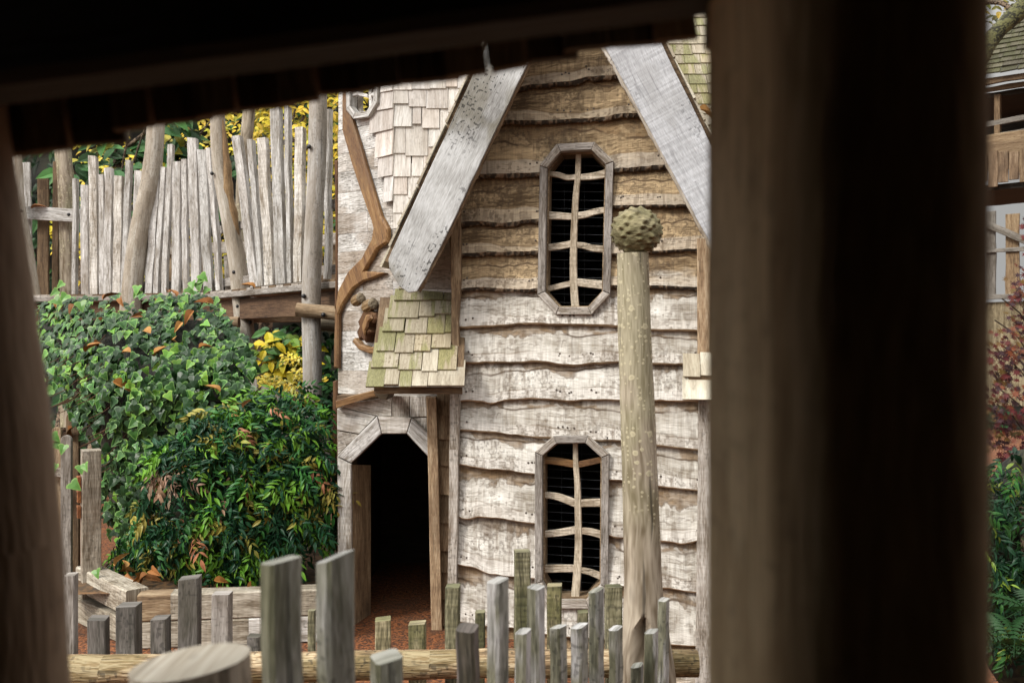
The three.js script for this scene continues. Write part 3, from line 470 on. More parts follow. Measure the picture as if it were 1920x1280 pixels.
  for (const [px, py, L, ang] of [[668, 563, .060, 22], [690, 574, .068, 20]]) {
    const g = new THREE.SphereGeometry(1, 36, 18), p = g.attributes.position; for (let i = 0; i < p.count; i++) { const x = p.getX(i), y = p.getY(i), z = p.getZ(i), a = Math.atan2(z, y), k = 1 + .10 * Math.cos(a * 9); p.setXYZ(i, x, y * k, z * k); } g.computeVertexNormals();
    g.scale(L, L * .72, L * .72); g.rotateZ(ang * deg); const [x, y] = FL.pt(px, py, .09); g.translate(x, y, .085);
    const ac = put('carved_acorn', FL.out(g), std(T.dark, lin(2.6, 2.3, 1.8), { rough: .7 }), house);
    const c = new THREE.IcosahedronGeometry(1, 4), q = c.attributes.position; for (let i = 0; i < q.count; i++) { const k = 1 + .3 * (fbm(q.getX(i) * 4 + 9, q.getY(i) * 4 + q.getZ(i) * 3, 999, 999, 17, 3) - .5); q.setXYZ(i, q.getX(i) * k, q.getY(i) * k, q.getZ(i) * k); } c.computeVertexNormals();
    c.scale(L * .42, L * .72, L * .72); c.rotateZ(ang * deg); c.translate(x + Math.cos(ang * deg) * L * .78, y + Math.sin(ang * deg) * L * .78, .08); put('acorn_cap', FL.out(c), M.logDark, house, ac);
  }

  // the door wall
  const hole = D.pts([[658, 869], [715, 813], [761, 813], [803, 857], [812, 1240], [658, 1240]]);
  put('wall', D.out(slab(D.pts([[631, 742], [858, 742], [858, 1240], [631, 1240]], 0), -.3, .29, 0, { holes: [hole], bevel: 0 })), M.brownDark, house);
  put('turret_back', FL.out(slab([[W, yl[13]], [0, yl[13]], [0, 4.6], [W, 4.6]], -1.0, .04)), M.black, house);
  put('edge_board', FL.out(slab([[W - .03, 0], [W, 0], [W, yl[13]], [W - .03, yl[13]]], -.06, .05)), M.brownDark, house);
  const b = (name, pts, z, d, gr, m) => put(name, D.out(slab(wobble(D.pts(pts, z + d), .15, .003, Math.floor(R() * 99)), z, d, gr)), m, house);
  const frame = new THREE.Group(); frame.name = 'door_frame'; house.add(frame);
  const fb = (name, pts, z, d, gr, m) => put(name, D.out(slab(D.pts(pts, z + d), z, d, gr, { bevel: .006 })), m, house, frame);
  fb('jamb', [[632, 857], [658, 870], [660, 1220], [634, 1220]], 0, .06, 90 * deg, M.plank);
  fb('haunch', [[632, 855], [707, 780], [715, 813], [658, 868]], 0, .063, 45 * deg, M.greyLight);
  fb('lintel', [[708, 780], [771, 783], [762, 813], [716, 813]], 0, .06, 0, M.plankLight);
  fb('haunch', [[772, 784], [803, 812], [804, 857], [763, 813]], 0, .063, -45 * deg, M.grey);
  fb('door_post', [[799, 744], [818, 744], [823, 900], [830, 1225], [809, 1225], [803, 900]], .03, .075, 90 * deg, M.brownLight);
  const q = (px, py, z) => { const [x, y] = D.pt(px, py, z); return V(x, y, z); };
  const quad = (a, c, e, f) => { const tr = [], uv = []; for (const [p, u, v] of [[a, 0, 0], [c, 0, .3], [e, 1.2, .3], [a, 0, 0], [e, 1.2, .3], [f, 1.2, 0]]) { tr.push(p.x, p.y, p.z); uv.push(u, v); } return soup(tr, uv, null); };
  put('reveal', D.out(quad(q(659, 1222, .02), q(695, 1200, -.34), q(695, 872, -.34), q(659, 871, .02))), M.brown, house, frame);
  b('wall_plank', [[632, 808], [672, 815], [633, 853]], 0, .02, .3, M.plankDark); b('wall_plank', [[632, 766], [640, 764], [705, 780], [673, 813], [632, 806]], 0, .02, -.2, M.plank);
  b('wall_plank', [[640, 762], [662, 754], [734, 744], [734, 780], [706, 779]], 0, .021, -.2, M.plankLight); b('wall_plank', [[735, 742], [768, 742], [768, 782], [735, 781]], 0, .02, 90 * deg, M.plankDark); b('wall_plank', [[769, 742], [799, 742], [801, 781], [769, 782]], 0, .022, 90 * deg, M.plank);
  b('wall_plank', [[774, 784], [800, 783], [803, 810]], 0, .02, 90 * deg, M.plank);
  b('carved_beam', [[629, 751], [660, 742], [707, 730], [711, 740], [680, 750], [630, 765]], .02, .09, .25, M.gold);
  const sp = [742, 777, 822, 871, 925, 978, 1030, 1070, 1120, 1170, 1230];
  for (let i = 0; i < sp.length - 1; i++) { const a = q(819, sp[i + 1], 0), c = q(848, sp[i + 1] + 2, 0), t = q(819, sp[i] - 8, 0); put('siding_board', D.out(shingle(a, c, V(0, 1, 0), V(0, 0, 1), t.y - a.y, .02)), i % 2 ? M.brownLight : M.brown, house); }
  // dark room behind the door
  const bx = (x0, x1, y0, y1, z0, z1) => { const g = new THREE.BoxGeometry(x1 - x0, y1 - y0, z1 - z0); g.translate((x0 + x1) / 2, (y0 + y1) / 2, (z0 + z1) / 2); return g; };
  const x0 = D.pt(633, 640)[0], x1 = D.pt(845, 640)[0];
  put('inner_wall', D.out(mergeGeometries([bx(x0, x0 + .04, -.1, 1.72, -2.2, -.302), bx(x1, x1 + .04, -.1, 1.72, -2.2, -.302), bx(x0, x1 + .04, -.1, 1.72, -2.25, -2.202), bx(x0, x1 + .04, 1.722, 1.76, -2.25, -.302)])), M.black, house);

  // porch roof
  const porch = new THREE.Group(); porch.name = 'porch_roof'; house.add(porch); tag(porch, 'mossy shingled porch roof over the doorway');
  const p0 = P(780, 728, 7.05), p1 = P(780, 540, 7.72); p1.x = p0.x; const su = p1.clone().sub(p0).normalize(), sn = V(0, -su.z, su.y);
  const on = (px, py, off = 0) => { const e = V((px - 960) / F, -(py - 640) / F, -1), c = V(0, EYE, 0), o = p0.clone().addScaledVector(sn, off), t = o.clone().sub(c).dot(sn) / e.dot(sn); return c.addScaledVector(e, t); };
  for (const row of [
    [[748, 775, 546, 1], [776, 800, 546, 3], [801, 822, 547, 2], [822, 846, 545, 3]], [[739, 775, 567, 1], [775, 804, 567, 1], [804, 831, 566, 3], [832, 846, 567, 3]], [[727, 784, 600, 1], [785, 815, 597, 0], [815, 846, 592, 0]], [[717, 757, 625, 1], [759, 800, 629, 0], [801, 833, 629, 2], [834, 846, 627, 2]],
    [[706, 739, 662, 1], [740, 775, 665, 0], [776, 807, 662, 2], [809, 845, 656, 2]], [[696, 746, 693, 0], [747, 790, 697, 0], [791, 820, 700, 2], [821, 856, 697, 2]], [[686, 720, 729, 1], [720.5, 747, 725, 0], [748, 771, 729, 0], [772, 801, 728, 2], [802, 871, 727, 2]]])
    for (const [a, c, y, m] of row) put('shingle', shingle(on(a, y), on(c - .4, y), su, sn, .26, .016), m === 2 && R() > .35 ? pick(M.pale) : M.mossy[m], house, porch);
  const s0 = on(692, 727, -.02), s1 = on(868, 727, -.02); put('soffit', shingle(s0, s1, su, sn, .9, .02), M.brownDark, house, porch);
  const f0 = on(700, 729, -.04), f1 = on(866, 730, -.04); put('fascia', timber(f0.add(V(0, -.01, -.03)), f1.add(V(0, -.01, -.03)), .03, .05, { ref: V(0, 0, 1), n: 4 }), M.brownDark, house, porch);
  put('bracket', D.out(slab(D.pts([[706, 736], [735, 736], [728, 748], [716, 746]], .3), .03, .4)), M.dark, house, porch);
}
// ---------------------------------------------------------------- raised walkway with its picket fences, and the poles that carry it
const boltGeo = new THREE.SphereGeometry(.021, 10, 7);
function bolt(px, py, d, root) { const p = P(px, py, d); const m = put('bolt', boltGeo.clone().translate(p.x, p.y, p.z), M.iron, root); return m; }
const fd = (x) => x > 395 ? 1 / lerp(1 / 11.3, 1 / 9.0, (x - 395) / 230) : lerp(12.1, 11.3, Math.max(0, x) / 395);   // how far the fence stands at each place along it
{
  const walk = thing('raised_walkway', 'dark timber walkway raised on poles between the hedge and the turret', 'walkway', [-3.2, 2.6, -10.5]);
  const deckY = 2.74;
  // boards across, then the edge board and the brown beam under it
  const e = (x, off) => { const d = fd(x), a = P(x, 555, d), b = P(x + 4, 555, fd(x + 4)), n = V(b.z - a.z, 0, a.x - b.x).normalize(); if (n.z > 0) n.negate(); const p = a.addScaledVector(n, off); p.y = deckY; return p; };
  for (let x = 20; x < 690; x += 14) { const a = e(x, -.08), b = e(x + 2, 1.35); const w = Math.max(.1, a.distanceTo(e(x + 14, -.08)) - .008); put('deck_board', timber(a, b, w, .035, { ref: V(b.z - a.z, 0, a.x - b.x).normalize(), n: 2 }), R() > .5 ? M.brownDark : M.plankDark, walk); }
  const edgePath = [], beamPath = [], back = [];
  for (let x = 10; x <= 700; x += 30) { const a = e(x, -.06); edgePath.push(a.clone().add(V(0, -.035, 0))); beamPath.push(e(x, .03).add(V(0, -.19, 0))); back.push(e(x, 1.3).add(V(0, -.19, 0))); }
  put('edge_board', sweep(edgePath, rectProf(.06, .06, .006), { ref: V(0, 1, 0) }), M.greyDark, walk);
  put('beam', sweep(beamPath, rectProf(.22, .07, .006), { ref: V(0, 1, 0) }), std(T.brown, lin(.36, .27, .22)), walk);
  put('beam', sweep(back, rectProf(.22, .07, .006), { ref: V(0, 1, 0) }), M.brownDark, walk);
  // round cross logs poking out past the poles
  const log = (a, b, r, m) => put('cross_log', pole([a, a.clone().lerp(b, .5), b], r, { n: 8, m: 14, ref: V(0, 1, 0) }), m, walk);
  log(P(556, 580, 8.75), P(640, 588, 8.75), .062, M.brown); bolt(606, 590, 8.68, walk); log(P(592, 608, 9.05), P(645, 612, 9.05), .055, M.logDark); log(P(372, 607, 10.5), P(448, 604, 10.5), .06, M.brown); log(P(395, 618, 10.65), P(440, 618, 10.65), .05, M.brownDark);

  // pickets: top x, y, foot x, y, width, all read off as places along the fence
  const fence = thing('walkway_fence', 'silver-grey picket fence of uneven slats along the near edge of the walkway', 'fence', [-3.2, 2.7, -10.4]);
  const S = 640 / 1905, k = [
    [1325, 315, 1425, 1140, 54], [1400, 335, 1462, 1130, 36], [1465, 325, 1512, 1125, 58], [1540, 160, 1573, 1115, 62], [1606, 150, 1622, 1105, 28], [1675, 268, 1668, 1095, 52], [1832, 165, 1829, 1075, 30],
    [1073, 325, 1097, 1150, 52], [1128, 390, 1165, 1165, 50], [1168, 380, 1228, 1172, 30], [1030, 445, 1038, 1175, 30], [990, 460, 983, 1195, 46], [955, 363, 918, 1195, 30], [915, 488, 872, 1190, 28], [882, 472, 830, 1195, 42], [777, 512, 752, 1190, 48], [722, 448, 690, 1215, 32], [666, 535, 652, 1215, 46], [609, 494, 606, 1210, 43], [569, 528, 571, 1210, 30], [520, 428, 528, 1215, 46], [475, 588, 478, 1205, 45], [423, 553, 414, 1195, 24]];
  for (const [xt, yt, xb, yb, w] of k) {
    const x1 = xb * S, d = fd(x1) - .03, a = P(x1, 150 + yb * S, d), b = P(xt * S, 150 + yt * S, d); a.y = Math.max(deckY + .01 - .08, Math.min(a.y, deckY + .03));
    const ww = w * S / F * d; put('picket', timber(a, b, ww, .07, { ref: V(.93, 0, x1 > 395 ? .36 : .1).normalize(), tip: [rr(-.15, .15), rr(-.3, .1)], bow: .008, c: .004 }), pick([M.greyLight, M.greyLight, M.grey, M.plankLight]), fence);
  }
  const rails = (y, off, m, x0, x1, hgt = .09) => { const q = []; for (let x = x0; x <= x1; x += 30) { const p = e(x, off); p.y = y; q.push(p); } return sweep(q, rectProf(hgt, .035, .004), { ref: V(0, 1, 0) }); };
  put('rail', rails(deckY + .12, .05, 0, 160, 690), M.greyDark, fence); put('rail', rails(deckY + .72, .05, 0, 160, 690), M.greyDark, fence);
  // darker end of the fence on the left with its own rail
  const end = thing('end_fence', 'dark weathered fence panel with one wide rail at the far left of the walkway', 'fence', [-5.4, 2.7, -12.2]);
  for (const [xt, yt, xb, yb, w, m] of [[313, 455, 306, 1200, 34, 0], [240, 550, 240, 1210, 63, 0], [146, 460, 162, 1210, 42, 1], [75, 430, 80, 1210, 40, 1], [20, 470, 10, 1210, 44, 0]]) { const d = 12.3; put('picket', timber(P(xb * S, 150 + yb * S, d), P(xt * S, 150 + yt * S, d), w * S / F * d, .035, { tip: [0, 0], bow: .006 }), m ? M.grey : M.brownDark, end); }
  put('rail', timber(P(25, 397, 12.2), P(150, 405, 12.15), .16, .04, { ref: V(0, 1, 0) }), M.grey, end);
  put('thin_pole', pole([P(30, 290, 12.05), P(37, 390, 12.05), P(52, 470, 12.05), P(66, 560, 12.05)], .062, { m: 12 }), M.log, end);
  bolt(38, 395, 11.95, end); bolt(128, 402, 12.0, end);
  // the fence on the other side of the walkway
  const back2 = thing('far_fence', 'shadowed far-side picket fence of the walkway seen through the gaps', 'fence', [-3.2, 2.7, -12]);
  for (let x = 150; x < 690; x += 23) { const a = e(x, 1.3), b = a.clone(); b.y += rr(.45, .8); b.x += rr(-.05, .05); put('picket', timber(a, b, rr(.06, .1), .035, { n: 3 }), pick([M.plankDark, M.brown, M.greyDark]), back2); }
  put('rail', rails(deckY + .22, 1.25, 0, 150, 690), M.brownDark, back2); put('rail', rails(deckY + .66, 1.25, 0, 150, 690, .14), M.plankDark, back2);

  // poles
  const mk = (label, pts, r, m, d, bolts, name = 'support_pole') => { const t = thing(name, label, 'pole', [(pts[pts.length - 1][0] - 960) / F * d, 0, -d]); put('trunk', pole(pts.map(([x, y]) => P(x, y, d)), r, { n: 40, m: 20 }), m, t); for (const [x, y, dd] of bolts) bolt(x, y, d - (dd ?? .085), t); return t; };
  mk('stout straight grey pole rising beside the turret and its cross logs', [[583, 1010], [584, 830], [585, 700], [583, 560], [588, 430], [594, 300], [597, 170], [598, 60]], (t) => lerp(.087, .078, t), M.logGrey, 8.85, [[579, 275], [569, 555]]);
  mk('crooked leaning pole with a strip of brown bark near the middle of the fence', [[482, 960], [470, 730], [460, 640], [452, 560], [443, 480], [428, 400], [412, 310], [407, 215], [404, 80]], (t) => lerp(.112, .076, t), M.log, 10.75, [[397, 325], [438, 510], [445, 574], [469, 604]]);
  mk('curved thick pole bending through the fence above the ivy', [[236, 800], [246, 560], [252, 500], [262, 430], [281, 340], [291, 250], [296, 100]], (t) => lerp(.125, .098, t), M.log, 11.5, [[266, 366], [238, 549]]);
  mk('short pole with peeling mottled bark at the dark fence panel', [[128, 800], [127, 560], [126, 450], [122, 340], [117, 285], [112, 180]], .1, M.lichen, 12.35, []);
  mk('pale slim tree trunk leaning behind the walkway fence', [[440, 700], [450, 460], [455, 330], [466, 215], [474, 80]], .082, M.lichen, 13.4, [], 'slim_trunk');
  // strip of bark left on the crooked pole
  const bs = P(420, 340, 10.64); const crooked = scene.getObjectByName('support_pole_001');
  put('bark_strip', pole([[417, 225], [424, 300], [428, 360], [441, 420], [450, 470]].map(([x, y]) => P(x, y, 10.715)), (t) => .052 * Math.sin(Math.PI * (0.08 + .87 * t)), { n: 30, m: 12, rough: .3 }), std(T.brown, lin(.8, .7, .55)), crooked);
}

// ---------------------------------------------------------------- post with a carved ball
{
  const t = thing('ball_post', 'tall lichen-spotted post topped with a knobbly carved ball in front of the house', 'post', [(1212 - 960) / F * 4.7, 0, -4.7]);
  const d = 4.7, pts = [[1226, 1500], [1216, 1310], [1210, 1200], [1206, 1080], [1200, 900], [1195, 750], [1189, 600], [1186.5, 475]].map(([x, y]) => P(x, y, d));
  const cv = new THREE.CatmullRomCurve3(pts).getSpacedPoints(110), n = cv.length, m = 44, hy = P(0, 1168, d).y;
  const rad = (p) => { const py = 640 + (EYE - p.y) / -p.z * F; return (py < 1080 ? lerp(29.5, 35, (py - 475) / 605) : lerp(35, 53, sstep(1060, 1320, py))) / F * d; };
  const sd = 77;
  const g = sweep(cv, roundProf(m), { size: () => 1, ref: V(1, 0, 0), crease: 1.4, u0: 0.2, v0: 0.1, vs: .085, bump: (i, j) => {
    const p = cv[i], a = j / m * 2 * Math.PI; let r = rad(p) * (1 + .05 * (fbm(i * .16, j / m * 5, 4096, 5, sd, 3) - .5));
    const front = Math.atan2(Math.sin(a - -Math.PI * .5), Math.cos(a - -Math.PI * .5)), dy = p.y - hy;     // angle from the side that faces the yard
    const low = sstep(.12, -.1, dy); r *= 1 + low * .05 * Math.cos(front * 3 + 1);
    const wdt = dy > 0 ? .22 * Math.max(.12, 1 - dy / .07) : .26 - .05 * sstep(0, -.2, dy), hollow = Math.exp(-Math.pow((front + .22 - dy * .9) / wdt, 2)) * sstep(.075, .02, dy) * sstep(-.42, -.16, dy);
    return r - 1 - .075 * hollow + .011 * Math.exp(-Math.pow((Math.abs(front + .22 - dy * .9) - wdt * 1.8) / .16, 2)) * sstep(.1, .03, dy) * sstep(-.4, -.15, dy);
  } });
  const shaft = put('shaft', g, M.lichen, t);
  const c = P(1194, 433, d), b = new THREE.IcosahedronGeometry(1, 26), p = b.attributes.position, uv = b.attributes.uv, r = rng(5), dirs = [];
  for (let i = 0; i < 74; i++) { const y = 1 - 2 * (i + .5) / 74, a = i * 2.39996 + r() * .5, s = Math.sqrt(1 - y * y); dirs.push(V(s * Math.cos(a), y + (r() - .5) * .1, s * Math.sin(a)).normalize()); }
  const v = V(0, 0, 0);
  for (let i = 0; i < p.count; i++) {
    v.fromBufferAttribute(p, i).normalize(); let h = 0;
    for (const q of dirs) { const dx = v.dot(q); if (dx > .9) { const a = Math.acos(Math.min(1, dx)); h += .10 * Math.exp(-Math.pow(a / .10, 2)); const w = v.clone().sub(q); h -= .15 * Math.exp(-(Math.pow((w.y + .10) / .06, 2) + Math.pow(Math.hypot(w.x, w.z) / .085, 2))); } }
    const k = (1 + h + .07 * (fbm(v.x * 4 + 20, v.y * 4 + v.z * 3 + 20, 999, 999, 3, 4) - .5)); p.setXYZ(i, v.x * k * .119, v.y * k * .109, v.z * k * .119); uv.setXY(i, Math.atan2(v.z, v.x) / 6.28, v.y * .5 + .5);
  }
  const bb = mergeVertices(b.deleteAttribute('normal'), 1e-5); bb.computeVertexNormals(); bb.translate(c.x, c.y, c.z);
  put('carved_ball', bb, M.ball, t);
}

// ---------------------------------------------------------------- timber planter box
{
  const t = thing('planter_box', 'low planter box of stacked grey timber sleepers holding the bushes', 'planter', [-2.4, 0, -7.5]);
  const d = 7.3, y0 = .0, hh = .195;
  const A = P(262, 1100, 7.15), B = P(633, 1100, 7.35), C = P(162, 1100, 7.95);
  const PT = std(T.plank, lin(.74, .69, .60)), PD = std(T.plank, lin(.58, .53, .44));
  const beam = (a, b, y, m, ex = 0) => { const p = a.clone(), q = b.clone(); p.y = q.y = y; const dir = q.clone().sub(p).normalize(); q.addScaledVector(dir, ex); const n = V(-dir.z, 0, dir.x); put('sleeper', timber(p, q, hh - .004, .17, { ref: V(0, 1, 0), bow: .003, c: .01 }), m, t); };
  const mid1 = A.clone().lerp(B, .16), mid2 = A.clone().lerp(B, .67);
  beam(A, mid1, hh * 1.5, M.brown); beam(mid1.clone(), mid2, hh * 1.5, PT, -.003); beam(mid2, B, hh * 1.5, PD);
  beam(A.clone().lerp(B, .02), A.clone().lerp(B, .55), hh * .5, PT, -.003); beam(A.clone().lerp(B, .55), B, hh * .5, M.plank); beam(A.clone().lerp(B, .02), B, -hh * .5, M.brownDark);
  beam(C, A, hh * 1.5 + .02, PT, -.04); beam(C.clone().add(V(-.06, 0, .02)), A, hh * .5, PD, -.04);
  const soil = new THREE.PlaneGeometry(2.1, 2.4, 20, 20); soil.rotateX(-Math.PI / 2); const sp = soil.attributes.position; for (let i = 0; i < sp.count; i++) sp.setY(i, .05 * fbm(sp.getX(i) * 3 + 9, sp.getZ(i) * 3 + 9, 99, 99, 8, 3)); soil.computeVertexNormals(); soil.translate(-2.42, .3, -8.55);
  put('soil', soil, std(T.chips, lin(.45, .5, .5)), t);
}

// ---------------------------------------------------------------- gate post with plaques, and the gate behind it
{
  const t = thing('gate_post', 'square wooden post with three carved brown plaques at the left hedge', 'post', [(158 - 960) / F * 7.75, 0, -7.75]);
  const f = new Frame(153, 7.7, 28 * deg), yT = f.pt(153, 845)[1];                       // edge between its two visible faces
  const prof = V(0, 0, 0), w = .14, wr = .14;
  put('shaft', f.out(slab([[0, -.02], [wr, -.02], [wr, yT], [.0, yT]], -w, w, 90 * deg, { bevel: .006 })), std(T.plank, lin(.66, .6, .52)), t);
  const fl = new Frame(153, 7.7, -62 * deg);                                             // the face turned to the left
  const Yc = [906, 933, 962].map((y) => P(145, y, 7.68).y);
  const glyphs = [[[[-.03, .03], [.03, .035], [0, -.03]], [[-.02, 0], [.015, .005]]], [[[-.02, .03], [.02, .035], [-.01, .01], [.02, -.005], [-.02, -.03], [.025, -.03]]], [[[.005, .038], [0, .005], [-.03, -.035]], [[0, .0], [.03, -.035]]]];
  Yc.forEach((y, i) => {
    const pq = put('plaque', fl.out(slab([[-.118, y - .045], [-.018, y - .045], [-.018, y + .045], [-.118, y + .045]], .002, .03, 0, { bevel: .004 })), [std(T.gold, lin(.62, .36, .33)), std(T.gold, lin(.72, .5, .42)), std(T.gold, lin(.8, .55, .42))][i], t);
    for (const l of glyphs[i]) { const c = new THREE.CatmullRomCurve3(l.map(([a, b]) => V(a * .9 - .068, y + b * .9, .032)), false, 'catmullrom', .2); put('carving', fl.out(new THREE.TubeGeometry(c, 16, .0042, 5)), M.goldDark, t, pq); }
  });
  const g = thing('garden_gate', 'dark round-topped boards of a gate behind the plaque post', 'gate', [(110 - 960) / F * 8.1, 0, -8.1]);
  const bd = (x0, x1, yt, yb, d, m) => { const a = P(x0, yb, d), b = P(x1, yt, d), xm = (a.x + b.x) / 2, w2 = (b.x - a.x) / 2, q = [[a.x, 0], [b.x, 0], [b.x, b.y - w2]]; for (let k = 1; k < 8; k++) q.push([xm + w2 * Math.cos(k / 8 * Math.PI), b.y - w2 + w2 * Math.sin(k / 8 * Math.PI)]); q.push([a.x, b.y - w2]); put('board', slab(q, -d, .035, 90 * deg), m, g); };
  bd(99, 117, 800, 1180, 8.3, M.brown); bd(116, 136, 815, 1180, 8.1, std(T.grey, lin(.5, .46, .42))); bd(126, 150, 772, 1180, 8.5, M.brownDark); bd(60, 98, 790, 1180, 8.4, M.brownDark); bd(20, 58, 800, 1180, 8.4, M.brownDark);
  put('rail', timber(P(20, 884, 8.25), P(118, 886, 8.2), .07, .04, { ref: V(0, 1, 0) }), M.plankDark, g);
  const la = fl.pt(120, 935); const l = slab(wobble([[-.27, Yc[1] - .03], [-.2, Yc[1] - .055], [-.02, Yc[1] - .045], [-.02, Yc[1] + .03], [-.2, Yc[1] + .05], [-.27, Yc[1] + .01]].map(([x, y]) => [x + .0, y]), .03, .003, 4), -.06, .045, 0, { bevel: .01 });
  put('latch', fl.out(l), M.log, g);
}

// ---------------------------------------------------------------- far fence of the path: low square pickets held by a round rail
{
  const t = thing('low_picket_fence', 'low fence of short dark square pickets behind a round log rail', 'fence', [-.6, 0, -5]);
  const L = [[122, 143, 1076, 5.0], [168, 202, 1158, 4.95], [222, 261, 1133, 4.95], [286, 317, 1157, 4.95], [337, 375, 1082, 5.0], [399, 433, 1111, 5.0], [464, 488, 1191, 5.0], [578, 592, 1143, 5.0], [703, 733, 1160, 5.05], [766, 798, 1167, 5.05], [835, 862, 1098, 5.05], [890, 909, 1146, 5.1], [964, 994, 1032, 5.05], [1026, 1054, 1096, 5.05], [1083, 1103, 1146, 5.1], [1135, 1166, 1098, 5.05], [60, 90, 1120, 5.0], [10, 38, 1150, 5.0]];
  for (const [a, b, y, d] of L) { const m = a < 480 && a > 100 ? pick([M.shortDark, M.shortDark, M.greyDark]) : a > 700 && a < 800 ? M.greenLight : a > 1020 && a < 1050 ? M.greenLight : M.green; const mt = a < 150 ? M.greyDark : m; const A = P((a + b) / 2, 1420, d), B = P((a + b) / 2, y, d); put('picket', timber(A, B, (b - a) / F * d * .96, (b - a) / F * d * .9, { tip: [rr(-.12, .12), rr(0, .12)], c: .005, n: 8, ref: V(1, 0, rr(-.12, .12)).normalize() }), mt, t); }
  const r1 = [[-60, 1262], [130, 1258], [350, 1254], [600, 1249], [860, 1244], [1100, 1243], [1308, 1243]].map(([x, y]) => P(x, y, 4.86));
  put('rail', pole(r1, (tt) => lerp(.082, .066, tt), { n: 60, m: 22, rough: .1, ref: V(0, 1, 0) }), M.rail, t);
}

// ---------------------------------------------------------------- near fence running away from the hut
{
  const t = thing('near_picket_fence', 'row of worn grey pickets running from close by toward the ball post', 'fence', [0, .3, -3]);
  const L = [[488, 577, 523, 1050, 1.95, 0], [590, 672, 625, 1043, 2.1, 0], [690, 760, 712, 1232, 2.3, 0], [857, 903, 893, 1176, 2.8, 2], [909, 957, 932, 1086, 3.0, 1], [960, 995, 981, 1182, 3.25, 1], [988, 1027, 1010, 1098, 3.4, 1], [1028, 1066, 1047, 1173, 3.6, 1], [1068, 1106, 1088, 1171, 3.8, 1], [1103, 1137, 1120, 1103, 4.0, 1], [1141, 1172, 1157, 1175, 4.15, 1], [1178, 1206, 1196, 1245, 4.25, 0], [1206, 1236, 1225, 1181, 4.3, 0], [1230, 1256, 1244, 1121, 4.45, 1]];
  for (const [a, b, e, y, d, k] of L) {
    // each picket is square and turned so that two faces show, split at e
    const wl = (e - a) / F * d, wr = (b - e) / F * d, th = Math.atan2(wl, wr), w = Math.hypot(wl, wr) * .98, dp = w * rr(.8, .95); 
    const c = P((a + b) / 2, 0, d + .03), lean = rr(-.006, .006), A = V(c.x - lean, -.1, c.z), B = V(c.x + lean, P(0, y + 6, d).y, c.z);
    const ww = wr / Math.cos(th), dd = wl / Math.sin(th), size = (ww + dd) / 2;
    put('picket', timber(A, B, wr / Math.cos(th), wl / Math.sin(th), { ref: V(Math.cos(th), 0, -Math.sin(th)), tip: [rr(.1, .3), rr(-.25, .1)], c: .0085, n: 34, bow: .003, dome: .005, crease: .4, tint: (i, j) => { const g = j >= 3 && j <= 5 ? sstep(.38, .56, fbm(i * .22 + a, j * .8, 4096, 64, 15, 3)) : sstep(.56, .68, fbm(i * .2 + a, j * .9, 4096, 64, 16, 3)) * .5; return mix3([1, 1, 1], [.50, .50, .36], g); } }), k === 2 ? M.picketDark : k ? M.picketLight : M.picketMid, t);
  }
  const s = thing('stump_post', 'thick round post with a flat slanted sawn top, close and blurred', 'post', [(357 - 960) / F * 1.6, .3, -1.6]);
  const dd = 1.62, a = P(362, 1600, dd), b = P(357, 1240, dd + .02);
  put('shaft', pole([a, a.clone().lerp(b, .5), b], .098, { n: 24, m: 40, rough: .05, tip: [-.006, .008], ref: V(0, 0, 1) }), std(T.log, lin(.95, .94, .9)), s);
}

